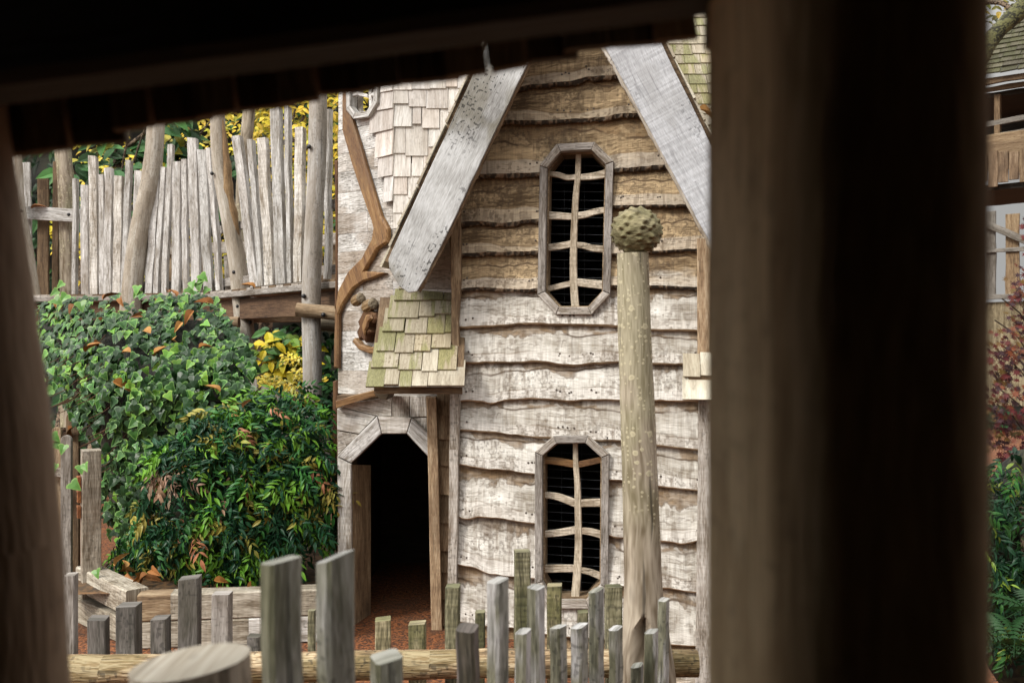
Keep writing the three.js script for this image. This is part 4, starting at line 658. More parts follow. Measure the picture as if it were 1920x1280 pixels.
// ---------------------------------------------------------------- the hut round the camera: posts, beam, hanging boards, roof, floor and walls
{
  const t = thing('play_hut', 'dark timber hut framing the view with thick posts, a beam and hanging boards', 'hut', [0, .55, 0]);
  const bx = (x0, x1, y0, y1, z0, z1) => { const g = new THREE.BoxGeometry(x1 - x0, y1 - y0, z1 - z0); g.translate((x0 + x1) / 2, (y0 + y1) / 2, (z0 + z1) / 2); return g; };
  // right post: square, its left face catching the daylight
  const rp = new RoundedBoxGeometry(.178, 2.9, .33, 8, .055); { const p = rp.attributes.position, uv = rp.attributes.uv; for (let i = 0; i < p.count; i++) uv.setXY(i, p.getY(i), p.getX(i) + p.getZ(i)); } rp.translate(.2925, 1.85, -.912);
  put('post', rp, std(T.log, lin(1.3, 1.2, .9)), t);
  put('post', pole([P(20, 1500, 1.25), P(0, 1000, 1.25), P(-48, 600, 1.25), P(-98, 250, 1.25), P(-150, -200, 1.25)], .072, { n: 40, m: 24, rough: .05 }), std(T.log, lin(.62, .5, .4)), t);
  // sloping beam under the eaves
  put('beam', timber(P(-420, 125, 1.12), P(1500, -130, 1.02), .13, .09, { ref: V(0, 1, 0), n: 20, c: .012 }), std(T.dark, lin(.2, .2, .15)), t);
  // hanging boards, each ending at its own height
  const low = (x) => x < 220 ? lerp(300, 270, x / 220) : x < 602 ? lerp(250, 190, (x - 220) / 382) : x < 915 ? lerp(183, 140, (x - 602) / 313) : x < 1058 ? lerp(141, 112, (x - 915) / 143) : lerp(101, 76, (x - 1058) / 247);
  const stops = [-260, -170, -90, -10, 62, 140, 220, 292, 376, 450, 530, 602, 680, 752, 838, 915, 922, 990, 1058, 1140, 1226, 1305];
  for (let i = 0; i < stops.length - 1; i++) {
    if (stops[i] === 915) continue;
    const d = 1.3 + .022 * (i % 2), a = P(stops[i] - (i % 2 ? 26 : 0), low(stops[i] + 1), d), b = P(stops[i + 1] + (i % 2 && stops[i + 1] !== 915 && stops[i + 1] < 1300 ? 26 : 0), low(stops[i + 1] - 1), d), up = (p, x) => V(p.x - .09, 2.95, p.z);
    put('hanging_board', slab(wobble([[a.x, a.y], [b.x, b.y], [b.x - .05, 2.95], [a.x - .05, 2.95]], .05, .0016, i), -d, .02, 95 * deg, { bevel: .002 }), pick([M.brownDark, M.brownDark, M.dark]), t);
  }
  put('hanging_board', slab([[P(915, 0, 1.312).x, P(0, 126, 1.312).y], [P(922, 0, 1.312).x, P(0, 126, 1.312).y], [P(922, 0, 1.312).x - .05, 2.95], [P(915, 0, 1.312).x - .05, 2.95]], -1.312, .02), M.dark, t);
  put('bracket', slab([[P(1318, 0, 1.1).x, P(0, 98, 1.1).y], [P(1345, 0, 1.1).x, P(0, 98, 1.1).y], [P(1345, 0, 1.1).x, 2.7], [P(1322, 0, 1.1).x, 2.7]], -1.1, .05), M.dark, t);
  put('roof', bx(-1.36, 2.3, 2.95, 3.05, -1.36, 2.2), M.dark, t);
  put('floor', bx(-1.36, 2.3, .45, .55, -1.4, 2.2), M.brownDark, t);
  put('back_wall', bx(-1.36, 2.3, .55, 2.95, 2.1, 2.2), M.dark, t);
  put('added_shade_wall', bx(-1.36, -1.28, .55, 2.95, -.95, 2.1), M.dark, t);
  put('added_shade_wall', bx(2.2, 2.3, .55, 2.95, -.6, 2.1), M.dark, t);
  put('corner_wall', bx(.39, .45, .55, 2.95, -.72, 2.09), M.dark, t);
  put('added_shade_wall', bx(-1.62, -1.52, 0, 3.0, -2.75, -1.95), M.dark, t);  // unseen wall piece, added only to shade the left faces of the near pickets
  put('added_shade_roof', bx(-1.75, -1.42, 3.0, 3.06, -2.75, -1.95), M.dark, t);  // unseen strip of roof added on top, for the same shade
}
// ---------------------------------------------------------------- leaves
function leafGeo(outline, o = {}) {                          // outline: half of a leaf from base to tip as [x, y]; a darker inside and a rim of its own colour
  const full = [...outline, ...outline.slice(1, -1).reverse().map(([x, y]) => [-x, y])], n = full.length, c = o.c ?? [0, .42], tr = [], col = [], inn = o.inner ?? [1, 1, 1], rim = o.rim ?? inn, fold = o.fold ?? .25, bend = o.bend ?? .25;
  const at = ([x, y]) => [x, y, fold * Math.abs(x) - bend * y * y];
  const tri = (l) => { for (const [p, k] of l) { tr.push(...at(p)); col.push(...k); } };
  full.forEach((p, i) => { const q = full[(i + 1) % n]; if (o.rim) { const s = o.rimAt ?? .74, pi = [lerp(c[0], p[0], s), lerp(c[1], p[1], s)], qi = [lerp(c[0], q[0], s), lerp(c[1], q[1], s)]; tri([[c, inn], [pi, inn], [qi, inn]]); tri([[pi, rim], [p, rim], [q, rim]]); tri([[pi, rim], [q, rim], [qi, rim]]); } else tri([[c, inn], [p, inn], [q, inn]]); });
  const g = new THREE.BufferGeometry(); g.setAttribute('position', new THREE.Float32BufferAttribute(tr, 3)); g.setAttribute('color', new THREE.Float32BufferAttribute(col, 3)); g.setAttribute('uv', new THREE.Float32BufferAttribute(new Float32Array(tr.length / 3 * 2), 2)); g.computeVertexNormals(); return g;
}
const ivyHalf = [[0, 0], [.20, -.09], [.44, -.04], [.56, .14], [.38, .36], [.27, .60], [.12, .84], [0, 1]];
const ovate = [[0, 0], [.16, .14], [.27, .38], [.22, .66], [.09, .88], [0, 1]];
const lance = [[0, 0], [.12, .22], [.15, .45], [.09, .75], [0, 1]];
const G = {
  ivy: leafGeo(ivyHalf, { inner: [1, 1, 1], rim: [3.4, 2.4, 3.0], rimAt: .80, fold: .22, bend: .25 }),
  ivy3: leafGeo(ivyHalf, { inner: [1, 1, 1], rim: [1.7, 1.3, 1.5], rimAt: .80, fold: .2, bend: .25 }),
  ivy2: leafGeo(ivyHalf, { inner: [1, 1, 1], rim: [1.25, 1.15, 1.2], rimAt: .9, fold: -.15, bend: .3 }),
  ovate: leafGeo(ovate, { fold: .3, bend: .3 }), lance: leafGeo(lance, { fold: .35, bend: .35 }),
  curl: leafGeo(wobble(ovate, .08, .03, 3).slice(0, -1).concat([[0, 1]]).filter(([x]) => x >= 0), { fold: .8, bend: .7, inner: [1, 1, 1] }),
};
function spray(pairs, len, leaf, seed, droop = .5) {         // a stem with pairs of narrow leaflets and one at its end
  const r = rng(seed), gs = [], put1 = (y, side, l) => { const g = G.lance.clone(); g.scale(l * 1.15, l, l); g.rotateY(side * .5 + (r() - .5) * .8); g.rotateX(-.25 + (r() - .5) * .7); g.rotateZ(-side * (.75 + r() * .5)); g.translate(0, y * len, -droop * y * y * len); gs.push(g); };
  for (let k = 0; k < pairs; k++) { const y = .25 + .7 * k / pairs; put1(y, -1, leaf * (.75 + r() * .5)); put1(y + .03, 1, leaf * (.75 + r() * .5)); }
  put1(1, 0, leaf * 1.1); return mergeGeometries(gs);
}
const leafMat = (rough = .45) => new THREE.MeshPhysicalMaterial({ roughness: rough, vertexColors: true, side: THREE.DoubleSide, transmission: .25, thickness: 0 });
const leafPlain = (rough = .42, c = 0xffffff) => new THREE.MeshPhysicalMaterial({ roughness: rough, specularIntensity: .4, vertexColors: true, side: THREE.DoubleSide, color: c });
// items: {p, n (the way it faces), d (the way its tip points), s, c [linear rgb], g (geometry), f (how far in front)}: the 300 foremost are meshes of their own, the rest one mass
function foliage(root, items, name, massName, opt = {}) {
  root.updateMatrixWorld(true); const inv = root.matrixWorld.clone().invert(), mt = (it) => { const z = it.n.clone().normalize(), y = it.d.clone().addScaledVector(z, -it.d.dot(z)).normalize(), x = y.clone().cross(z); return inv.clone().multiply(new THREE.Matrix4().makeBasis(x, y, z).scale(V(it.s, it.s, it.s)).setPosition(it.p)); };
  const order = items.slice().sort((a, b) => b.f - a.f), k = Math.min(opt.single ?? 300, items.length), mats = new Map();
  const near = order.slice(0, k), rest = order.slice(k), rough = opt.rough ?? .42;
  for (const it of near) { const key = it.c.map((v) => Math.round(v * 24)).join(); if (!mats.has(key)) mats.set(key, leafPlain(rough, lin(...it.c))); const m = part(name, it.g, mats.get(key), root); m.applyMatrix4(mt(it)); }
  const groups = new Map(); for (const it of rest) { if (!groups.has(it.g)) groups.set(it.g, []); groups.get(it.g).push(it); }
  for (const [g, l] of groups) { const im = new THREE.InstancedMesh(g, leafPlain(rough), l.length); im.name = massName; tag(im, null, null, null, 'stuff'); l.forEach((it, i) => { im.setMatrixAt(i, mt(it)); im.setColorAt(i, lin(...it.c)); }); root.add(shade(im)); }
}
const inPoly = (x, y, p) => { let c = false; for (let i = 0, j = p.length - 1; i < p.length; j = i++) if ((p[i][1] > y) !== (p[j][1] > y) && x < (p[j][0] - p[i][0]) * (y - p[i][1]) / (p[j][1] - p[i][1]) + p[i][0]) c = !c; return c; };
const vary = (c, k = .25) => { const m = 1 + rr(-k, k); return c.map((v) => v * m * (1 + rr(-.08, .08))); };
const rvec = (k) => V(rr(-k, k), rr(-k, k), rr(-k, k));

// ---------------------------------------------------------------- ivy bank
const ivyPoly = [[58, 590], [75, 566], [140, 556], [230, 550], [330, 552], [372, 545], [400, 560], [430, 600], [462, 632], [474, 680], [480, 735], [480, 1000], [420, 1085], [215, 1088], [205, 1000], [178, 880], [140, 800], [112, 740], [88, 690]];
const ivyDepth = (x, y) => { const t = sstep(545, 760, y); let d = lerp(9.15, 7.95, Math.pow(t, .8)) + .12 * sstep(800, 1080, y); d += .7 * Math.pow(sstep(240, 50, x - (y - 560) * .22), 1.6); return d + .12 * sstep(740, 860, y) * sstep(250, 380, x) + .3 * (fbm(x / 46, y / 46, 999, 999, 21, 3) - .5); };
{
  const t = thing('ivy', 'bank of dark green ivy with pale-edged leaves hanging in front of the walkway', 'ivy', [-2.8, .3, -8.3]);
  // dark sheet added behind the leaves to block light and deepen the gaps
  const nx = 36, ny = 40, ps = [], ix = [];
  for (let j = 0; j <= ny; j++) { const y = lerp(600, 1080, j / ny), row = []; for (let x = 0; x < 700; x += 4) if (inPoly(x, y, ivyPoly)) row.push(x); const a = row[0] + 12, b = row[row.length - 1] - 8; for (let i = 0; i <= nx; i++) { const x = lerp(a, b, i / nx), p = P(x, y, ivyDepth(x, y) + .36 + .5 * Math.pow(Math.abs(i / nx * 2 - 1), 6)); ps.push(p.x, p.y, p.z); } }
  for (let j = 0; j < ny; j++) for (let i = 0; i < nx; i++) { const a = j * (nx + 1) + i; ix.push(a, a + 1, a + nx + 2, a, a + nx + 2, a + nx + 1); }
  const g = new THREE.BufferGeometry(); g.setAttribute('position', new THREE.Float32BufferAttribute(ps, 3)); g.setAttribute('uv', new THREE.Float32BufferAttribute(ps.filter((_, i) => i % 3 < 2), 2)); g.setIndex(ix); g.computeVertexNormals();
  tag(put('shade_core', g, std(T.bark, lin(.08, .11, .06)), t), null, null, null, 'stuff');
  const items = [];
  while (items.length < 4300) {
    const x = rr(50, 485), y = rr(540, 1090); if (!inPoly(x, y, ivyPoly)) continue;
    if (x > 380 && y > 800 && R() > .25) continue; if (y > 1000 && R() > .5) continue;
    const hole = fbm(x / 30 + 5, y / 30, 999, 999, 22, 3); if (hole > (y < 625 ? .66 : .56) && R() > .12) continue;
    const e = R(), d = ivyDepth(x, y) - .06 + .34 * e * e - (R() < .1 ? rr(0, .12) : 0), left = sstep(260, 60, x - (y - 560) * .22), upk = sstep(720, 555, y);
    const n = V(-.55 * left + rr(-.45, .45), .25 + .75 * upk + rr(-.4, .45), 1 - .35 * upk + rr(-.2, .2)), dir = V(rr(-.9, .9) - .25 * left, -.8 + rr(-.4, .5), .25);
    const k = R(), bright = fbm(x / 40, y / 40 + 9, 999, 999, 23, 2);
    const c = k < .06 + .2 * sstep(.5, .7, bright) ? vary([.095, .22, .028]) : k < .40 ? vary([.035, .098, .022]) : vary([.014, .042, .012]);
    items.push({ p: P(x, y, d), n, d: dir, s: lerp(.045, .102, Math.pow(R(), 1.2)) * (k < .1 ? .95 : 1) * lerp(1, .92, upk), c, g: c[1] > .15 ? G.ivy3 : k < .65 ? G.ivy : G.ivy2, f: -e + .3 * R() });
  }
  // runners poking out to the left and up the fence
  for (const [x, y] of [[108, 545], [118, 530], [125, 552], [100, 560], [150, 566], [260, 545], [258, 536], [350, 540], [360, 528], [375, 515], [390, 540], [345, 555], [372, 530], [380, 522], [120, 834], [105, 870], [100, 830], [132, 905], [158, 870], [150, 872], [82, 708], [95, 690], [96, 815], [180, 1068], [410, 560], [420, 580], [92, 640], [88, 660], [98, 730]]) items.push({ p: P(x, y, y > 800 ? 7.55 : y < 560 ? 9.0 : 8.4), n: V(rr(-.5, .3), .5, .8), d: V(rr(-1, 1), -.6, .2), s: rr(.07, .1), c: vary([.08, .19, .035]), g: G.ivy3, f: 2 });
  foliage(t, items, 'leaf', 'leaves', { rough: .34 });
  for (let k = 0; k < 34; k++) { const x = rr(92, 190), y = 640 + (x - 90) * 1.6 + rr(-60, 80), d = ivyDepth(x + 20, y) - .05, a = P(x + 60, y - 40, d + .1), b = P(x + 20, y + 4, d), c = P(x - 14, y + 22, d + rr(-.05, .15)); put('stem', new THREE.TubeGeometry(new THREE.CatmullRomCurve3([a, b, c]), 10, .0035, 5), M.goldDark, t); }
}

// ---------------------------------------------------------------- leafy bush in the planter
const SPR = [spray(4, .17, .066, 1), spray(3, .14, .072, 2), spray(4, .19, .062, 3), spray(4, .16, .076, 4)];
function bush(root, poly, depth, count, palette, size, out, single = 300) {
  const items = []; const xs = poly.map((p) => p[0]), ys = poly.map((p) => p[1]), x0 = Math.min(...xs), x1 = Math.max(...xs), y0 = Math.min(...ys), y1 = Math.max(...ys);
  let guard = 0;
  while (items.length < count && guard++ < count * 40) {
    const x = rr(x0, x1), y = rr(y0, y1); if (!inPoly(x, y, poly)) continue; if (fbm(x / 34 + 3, y / 28, 999, 999, 33, 3) > .56 && R() > .1) continue;
    const e = R(), d = depth(x, y) + .3 * e * e - .02 - (R() < .1 ? .07 * R() : 0), n = V(out(x, y)[0] + rr(-.6, .6), .55 + rr(-.5, .5), .8), dir = V(rr(-1, 1) + out(x, y)[0] * .7, -.25 + rr(-.7, .6), .5);
    items.push({ p: P(x, y, d), n, d: dir, s: rr(.75, 1.2) * size, c: palette(x, y, e), g: pick(SPR), f: -e + .2 * R() });
  }
  foliage(root, items, 'leaf_spray', 'leaves', { rough: .4, single });
}
{
  const t = thing('leafy_bush', 'bushy shrub with narrow green, yellow and bronze leaflets growing in the planter', 'shrub', [-2.1, .35, -7.7]);
  const poly = [[420, 742], [470, 725], [545, 712], [590, 742], [612, 830], [626, 900], [628, 985], [600, 1035], [545, 1062], [480, 1092], [400, 1096], [300, 1090], [225, 1082], [225, 1010], [262, 930], [300, 850], [360, 770]];
  const depth = (x, y) => { const r = Math.min(1, Math.hypot((x - 430) / 215, (y - 905) / 200)); return 7.95 - .62 * Math.sqrt(1 - r * r) + .22 * sstep(780, 700, y) + .2 * (fbm(x / 40, y / 40, 999, 999, 31, 3) - .5); };
  const pal = (x, y, e) => { const k = R(), hi = fbm(x / 45 + 2, y / 45, 999, 999, 34, 3); if (Math.hypot((x - 325) / 48, (y - 897) / 32) < 1 && k < .45) return vary([.25, .16, .11]); if (hi > .545 && k < .6) return vary([.10, .23, .022]); if (hi < .42 && k < .4) return x < 440 && y > 840 && y < 930 ? vary([.22, .14, .08]) : vary([.24, .22, .045]); if (k < .03) return vary([.30, .13, .07]); return k < .45 ? vary([.026, .10, .022]) : vary([.010, .046, .018]); };
  const core = new THREE.SphereGeometry(1, 24, 16); core.scale(.60, .60, .3); const c = P(430, 912, 8.05); core.translate(c.x, c.y, c.z); tag(put('shade_core', core, std(T.bark, lin(.08, .11, .06)), t), null, null, null, 'stuff');  // dark ball added inside the bush to shade the gaps between sprays
  for (let k = 0; k < 14; k++) { const a = P(rr(330, 530), 1090, 7.75), b = P(rr(250, 600), rr(900, 1000), 7.7); put('stem', new THREE.TubeGeometry(new THREE.CatmullRomCurve3([a, a.clone().lerp(b, .5).add(rvec(.05)), b]), 8, .006, 5), M.brownDark, t); }
  bush(t, poly, depth, 1500, pal, 1, (x) => [(x - 430) / 300, 0]);
}

// ---------------------------------------------------------------- shrubs and trees behind
function cloud(n, c, rad, seed) { const r = rng(seed), a = []; while (a.length < n) { const v = V(r() * 2 - 1, r() * 2 - 1, r() * 2 - 1), l = v.length(); if (l > 1 || l < .25) continue; a.push(V(c.x + v.x * rad.x, c.y + v.y * rad.y, c.z + v.z * rad.z)); } return a; }
function crown(root, blobs, count, colours, size, geo, seed, single = 0, fit) {
  const items = [], r = rng(seed);
  const total = blobs.reduce((s, b) => s + b[1].x * b[1].y * b[1].z, 0);
  blobs.forEach(([c, rad], bi) => { for (const p of cloud(Math.round(count * rad.x * rad.y * rad.z / total), c, rad, seed + bi)) { if (fbm(p.x * 1.3 + 50, p.y * 1.3 + p.z + 50, 999, 999, seed, 2) > .60) continue; if (fit && !fit(p)) continue; items.push({ p, n: V(r() - .5, .5 + r() * .6, .6 + r() * .3), d: V(r() * 2 - 1, -.5 + r() * .5, r() - .3), s: size * (.7 + .6 * r()), c: vary(colours[Math.floor(Math.pow(r(), 1.2) * colours.length)]), g: geo, f: p.z }); } });
  foliage(root, items, 'leaf', 'leaves', { single, rough: .5 });
}
const YEL = [[.55, .40, .025], [.62, .48, .06], [.42, .33, .02], [.32, .30, .03]], DKG = [[.014, .048, .012], [.022, .075, .018], [.035, .10, .022], [.008, .025, .008]];
function tree(name, label, base, top, r, blobs, count, cols, size, geo, seed, single = 0, group, fit) {
  const t = thing(name, label, 'tree', [base.x, 0, base.z], 0, group);
  put('trunk', pole([base, base.clone().lerp(top, .5).add(V(.1, 0, .05)), top], (q) => lerp(r, r * .4, q), { n: 16, m: 12 }), M.bark, t);
  const rg = rng(seed + 500); for (const [c] of blobs) for (let k = 0; k < 3; k++) { const b = c.clone().add(V(rg() - .5, rg() - .3, rg() - .5)), a = base.clone().lerp(top, .45 + .5 * rg()); put('branch', pole([a, a.clone().lerp(b, .5).add(V(0, .12, 0)), b], (q) => lerp(r * .32, .008, q), { n: 8, m: 7 }), M.bark, t); }
  crown(t, blobs, count, cols, size, geo, seed, single, fit); return t;
}
const at = (px, py, d) => P(px, py, d);
tree('yellow_tree', 'autumn tree with bright yellow leaves behind the right half of the walkway fence', V(-4.0, 0, -15), V(-3.6, 5.4, -15), .14, [[at(560, 240, 15), V(1.4, 1.6, .8)], [at(450, 330, 15), V(1.2, 1.3, .7)], [at(610, 400, 14.8), V(.9, 1.4, .7)], [at(520, 470, 14.6), V(1.1, .8, .6)], [at(560, 110, 15.2), V(1.6, 1.0, .7)]], 5200, YEL, .11, G.ovate, 41, 120);
tree('yellow_tree', 'smaller yellow-leaved tree showing between the slats left of the curved pole', V(-7.2, 0, -15.5), V(-6.6, 4.6, -15.5), .11, [[at(215, 420, 15.4), V(1.2, 1.1, .7)], [at(300, 350, 15.5), V(1.1, 1.1, .7)], [at(330, 470, 15.2), V(1.0, .7, .6)], [at(180, 330, 15.6), V(.6, .8, .5)]], 2600, YEL, .10, G.ovate, 43, 60);
tree('broadleaf_tree', 'dark green tree with large drooping leaves above the left slats', V(-5.8, 0, -13.6), V(-5.4, 5.2, -13.6), .12, [[at(200, 345, 13.4), V(.75, .55, .4)], [at(290, 290, 13.4), V(.8, .5, .4)], [at(390, 270, 13.5), V(.8, .5, .4)], [at(340, 350, 13.6), V(.6, .4, .4)], [at(250, 210, 13.4), V(1.2, .6, .5)]], 620, [[.025, .085, .022], [.045, .13, .03], [.02, .05, .015], [.28, .27, .03]], .27, G.ovate, 47, 120);
{
  const t = thing('yellow_shrub', 'shrub with yellow leaves and clustered yellow blossom under the walkway', 'shrub', [-2.3, 0, -9.7]);
  crown(t, [[at(545, 672, 9.75), V(.10, .07, .08)], [at(505, 712, 9.7), V(.14, .07, .1)], [at(535, 725, 9.65), V(.14, .07, .1)], [at(560, 700, 9.7), V(.08, .07, .1)], [at(555, 745, 9.6), V(.12, .08, .1)], [at(613, 640, 9.7), V(.09, .22, .12)], [at(610, 700, 9.7), V(.08, .1, .1)]], 820, [[.78, .62, .10], [.72, .55, .06], [.62, .55, .16]], .042, G.ovate, 51, 100);
  crown(t, [[at(515, 655, 9.9), V(.24, .2, .15)], [at(550, 650, 9.95), V(.2, .16, .14)], [at(490, 700, 9.85), V(.15, .2, .1)], [at(540, 690, 9.9), V(.3, .3, .12)]], 190, [[.55, .42, .02], [.45, .4, .03], [.12, .2, .03], [.05, .12, .03]], .15, G.ovate, 52, 110);
  crown(t, [[at(560, 700, 10.1), V(.75, .5, .25)], [at(610, 740, 9.9), V(.2, .4, .2)]], 700, DKG, .1, G.ovate, 53, 0);
  put('stem', pole([P(545, 1000, 9.9), P(540, 800, 9.9), P(535, 660, 9.9)], .02, { n: 8, m: 8 }), M.bark, t);
  const f = thing('slat_fence', 'low grey slat fence half hidden below the yellow blossom', 'fence', [-2.2, 0, -10.4]);
  for (let x = 478; x < 640; x += 19) put('slat', timber(P(x, 1000, 10.4), P(x + rr(-2, 2), 706 + rr(-8, 8), 10.4), .085, .03, { n: 3 }), pick([M.greyDark, M.plankDark]), f);
  put('rail', timber(P(470, 790, 10.45), P(645, 790, 10.45), .09, .035, { ref: V(0, 1, 0), n: 3 }), M.greyDark, f);
}
// the wood that closes the view: dark evergreens
{
  const wood = (name, x0, x1, d, top, seed, n) => {
    const g = new THREE.Group(); g.name = numbered(name); scene.add(g); tag(g, null, null, null, 'stuff');
    tag(g, name === 'woodland' ? (seed === 61 ? 'dark evergreen wood closing the view behind the walkway' : 'dark wood behind the far lodge on the right') : null, 'woodland');
    const a = P(x0, 640, d), b = P(x1, 640, d), w = b.x - a.x, m = new THREE.PlaneGeometry(w, top, 60, 30), p = m.attributes.position; for (let i = 0; i < p.count; i++) { const y = p.getY(i) + top / 2; p.setY(i, y * (.86 + .25 * fbm(p.getX(i) * .5 + 90, 3, 999, 999, seed, 3))); p.setZ(i, 1.1 * (fbm(p.getX(i) * .8 + 60, y * .8, 999, 999, seed, 3) - .5)); } m.computeVertexNormals(); m.translate((a.x + b.x) / 2, 0, -d - .8);
    const mm = put('thicket', m, std(T.bark, lin(.1, .14, .07)), g); tag(mm, null, null, null, 'stuff');
    const items = [], r = rng(seed); for (let i = 0; i < n; i++) { const X = lerp(a.x, b.x, r()), Y = top * Math.pow(r(), .9); if (fbm(X * .7 + 30, Y * .7 + 30, 999, 999, seed + 1, 3) > .58) continue; items.push({ p: V(X, Y, -d + r() * .7), n: V(r() - .5, .6, .7), d: V(r() * 2 - 1, -.6, r() * .4), s: .16 + .2 * r(), c: vary(DKG[Math.floor(r() * 4)].map((q) => q * .75)), g: G.ovate, f: 0 }); }
    foliage(g, items, 'leaf', 'leaves', { single: 0, rough: .5 });
  };
  wood('woodland', -800, 800, 18, 9, 61, 7000);
  wood('woodland', 1700, 2300, 24, 2.9, 62, 1200);
}

// ---------------------------------------------------------------- right of the dark post: far lodge, mossy tree, red maple, green bush, ferns
{
  const L = new Frame(1840, 13, -40 * deg), t = thing('far_lodge', 'timber lodge with shingled roof and slatted balcony seen past the dark post', 'lodge', [(1840 - 960) / F * 13, 0, -13]);
  const q = (px, py, z = 0) => { const [x, y] = L.pt(px, py, z); return V(x, y, z); }, yy = (py) => L.pt(1880, py, 0)[1];
  const bd = (name, px0, px1, yt, yb, z, d, m, ang = 0) => put(name, L.out(slab(wobble([[px0, yy(yb)], [px1, yy(yb)], [px1, yy(yt)], [px0, yy(yt)]], .2, .012, Math.floor(R() * 999)), z, d, ang)), m, t);
  const LW = [[.8, .76, .7], [.6, .55, .5], [.7, .66, .66]].map((c) => std(T.brown, lin(...c))), LG = [std(T.grey, lin(.4, .37, .33)), std(T.plank, lin(.45, .4, .3))];
  const lodgeRoof = [[.26, .27, .22], [.32, .33, .27], [.22, .22, .19]].map((c) => std(T.mossy, lin(...c)));
  const X0 = -.35, X1 = 2.4, up = V(0, .74, -.67).normalize(), nr = V(0, .67, .74), e0 = yy(150);
  for (let r = 0; r < 17; r++) { const inset_ = r * .075, a = V(X0 - .1 + inset_, e0, .35).addScaledVector(up, r * .105), b = V(X1 - inset_ * .3, e0, .35).addScaledVector(up, r * .105); let x = a.x; while (x < Math.min(1.2, b.x)) { const w = rr(.14, .26), x2 = Math.min(x + w, b.x); put('shingle', L.out(shingle(V(x, a.y + rr(-.008, .008), a.z), V(x2 - .006, a.y, a.z), up, nr, .2, .02)), lodgeRoof[Math.floor(R() * 3)], t); x = x2; } }
  bd('fascia', X0 - .1, X1, 153, 163, .22, .06, LW[1]); bd('fascia', X0 - .1, X1, 164, 172, .1, .06, M.brownDark);
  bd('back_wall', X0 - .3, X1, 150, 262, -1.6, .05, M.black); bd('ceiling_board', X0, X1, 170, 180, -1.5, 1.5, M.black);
  put('post', L.out(slab([q(1868, 1, .0).x, q(1879, 1, .0).x].flatMap((x, i) => i ? [[x, yy(255)], [x, yy(178)]] : [[x, yy(178)], [x, yy(255)]]), .0, .09, 90 * deg)), LW[0], t);
  put('rail', L.out(timber(V(X0, yy(236), .06), V(X1, yy(210), .06), .07, .06, { ref: V(0, 1, 0), curve: 0 })), LG[0], t); put('rail', L.out(timber(V(X0 + .2, yy(258), .06), V(X1, yy(238), .06), .06, .06, { ref: V(0, 1, 0) })), LG[0], t);
  let y = 252; for (const h of [15, 18, 17, 16]) { bd('lap_board', X0 - .1, X1, y, y + h + 3, .08 + (y - 252) * .0004, .03, LW[y % 2]); y += h; }
  for (let i = 0, x = X0 + .1; x < X1; i++, x += .125) bd('slat', x, x + .115, 285 + (i % 3) * 3, 338 + [4, 10, 2, 14, 7][i % 5], .13, .03, pick(LW), 90 * deg);
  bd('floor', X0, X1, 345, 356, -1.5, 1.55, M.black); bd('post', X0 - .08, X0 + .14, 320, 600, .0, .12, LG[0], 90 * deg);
  // lower fence with daylight behind it
  for (let i = 0, x = X0 + .42; x < X1; i++, x += .24) bd('picket', x, x + rr(.12, .18), 395 + (i % 3) * 8, 560, .03, .03, pick([LG[0], LG[1], LW[0]]), 90 * deg);
  bd('rail', X0, X1, 466, 474, .065, .03, LG[0]); bd('rail', X0, X1, 552, 562, .065, .04, LG[0]);
  put('brace', L.out(timber(V(X0 + .2, yy(400), .12), V(X0 + 1.1, yy(470), .12), .09, .04, { ref: V(0, 1, 0) })), LG[0], t);
  bd('base_wall', X0, X1, 566, 760, -.05, .07, std(T.plank, lin(.5, .43, .28)), 90 * deg);

  const tr = thing('mossy_tree', 'dark mossy branch crossing above the far lodge roof with small yellow-green leaves', 'tree', [8.1, 0, -11.8]);
  put('trunk', pole([P(2260, 1500, 11.8), P(2200, 600, 11.8), P(2120, -100, 11.8)], .26, { n: 24, m: 14 }), M.bark, tr);
  put('branch', pole([P(2150, -220, 11.8), P(1990, -60, 11.6), P(1915, 18, 11.5), P(1862, 70, 11.4), P(1838, 118, 11.3)], (q) => lerp(.15, .07, q), { n: 30, m: 14, rough: .15 }), std(T.bark, lin(.55, .75, .4)), tr);
  put('branch', pole([P(1905, 25, 11.5), P(1880, 6, 11.6), P(1840, 4, 11.8)], .03, { n: 10, m: 8 }), M.bark, tr);
  crown(tr, [[at(1870, 20, 13.8), V(.5, .38, .4)], [at(1915, 60, 13.8), V(.5, .36, .4)], [at(1930, -40, 13.4), V(1.1, .6, .5)], [at(2050, 40, 13), V(1, .8, .6)], [at(2000, -420, 10.5), V(2.2, .6, 1.8)], [at(1980, -700, 8.5), V(2, .5, 1.6)]], 3600, [[.10, .09, .02], [.30, .22, .03], [.05, .06, .02], [.16, .17, .03]], .11, G.ovate, 71, 80);

  const palm = leafGeo([[0, 0], [.12, .2], [.5, .12], [.2, .34], [.62, .52], [.2, .5], [.42, .86], [.1, .62], [0, 1]], { c: [0, .36], fold: .1, bend: .3 });
  const mp = thing('red_maple', 'small maple with dark red and orange leaves below the far lodge', 'tree', [5.0, 0, -9.6]);
  put('trunk', pole([P(2010, 1100, 9.8), P(1980, 860, 9.7), P(1950, 640, 9.6)], (q) => lerp(.05, .018, q), { n: 14, m: 10 }), M.bark, mp);
  for (const [x, y] of [[1870, 640], [1862, 720], [1880, 560], [1900, 780], [1866, 600], [1900, 680]]) put('branch', new THREE.TubeGeometry(new THREE.CatmullRomCurve3([P(1975, 830, 9.7), P((x + 1965) / 2, y + 40, 9.6), P(x, y, 9.5)]), 12, .007, 6), M.bark, mp);
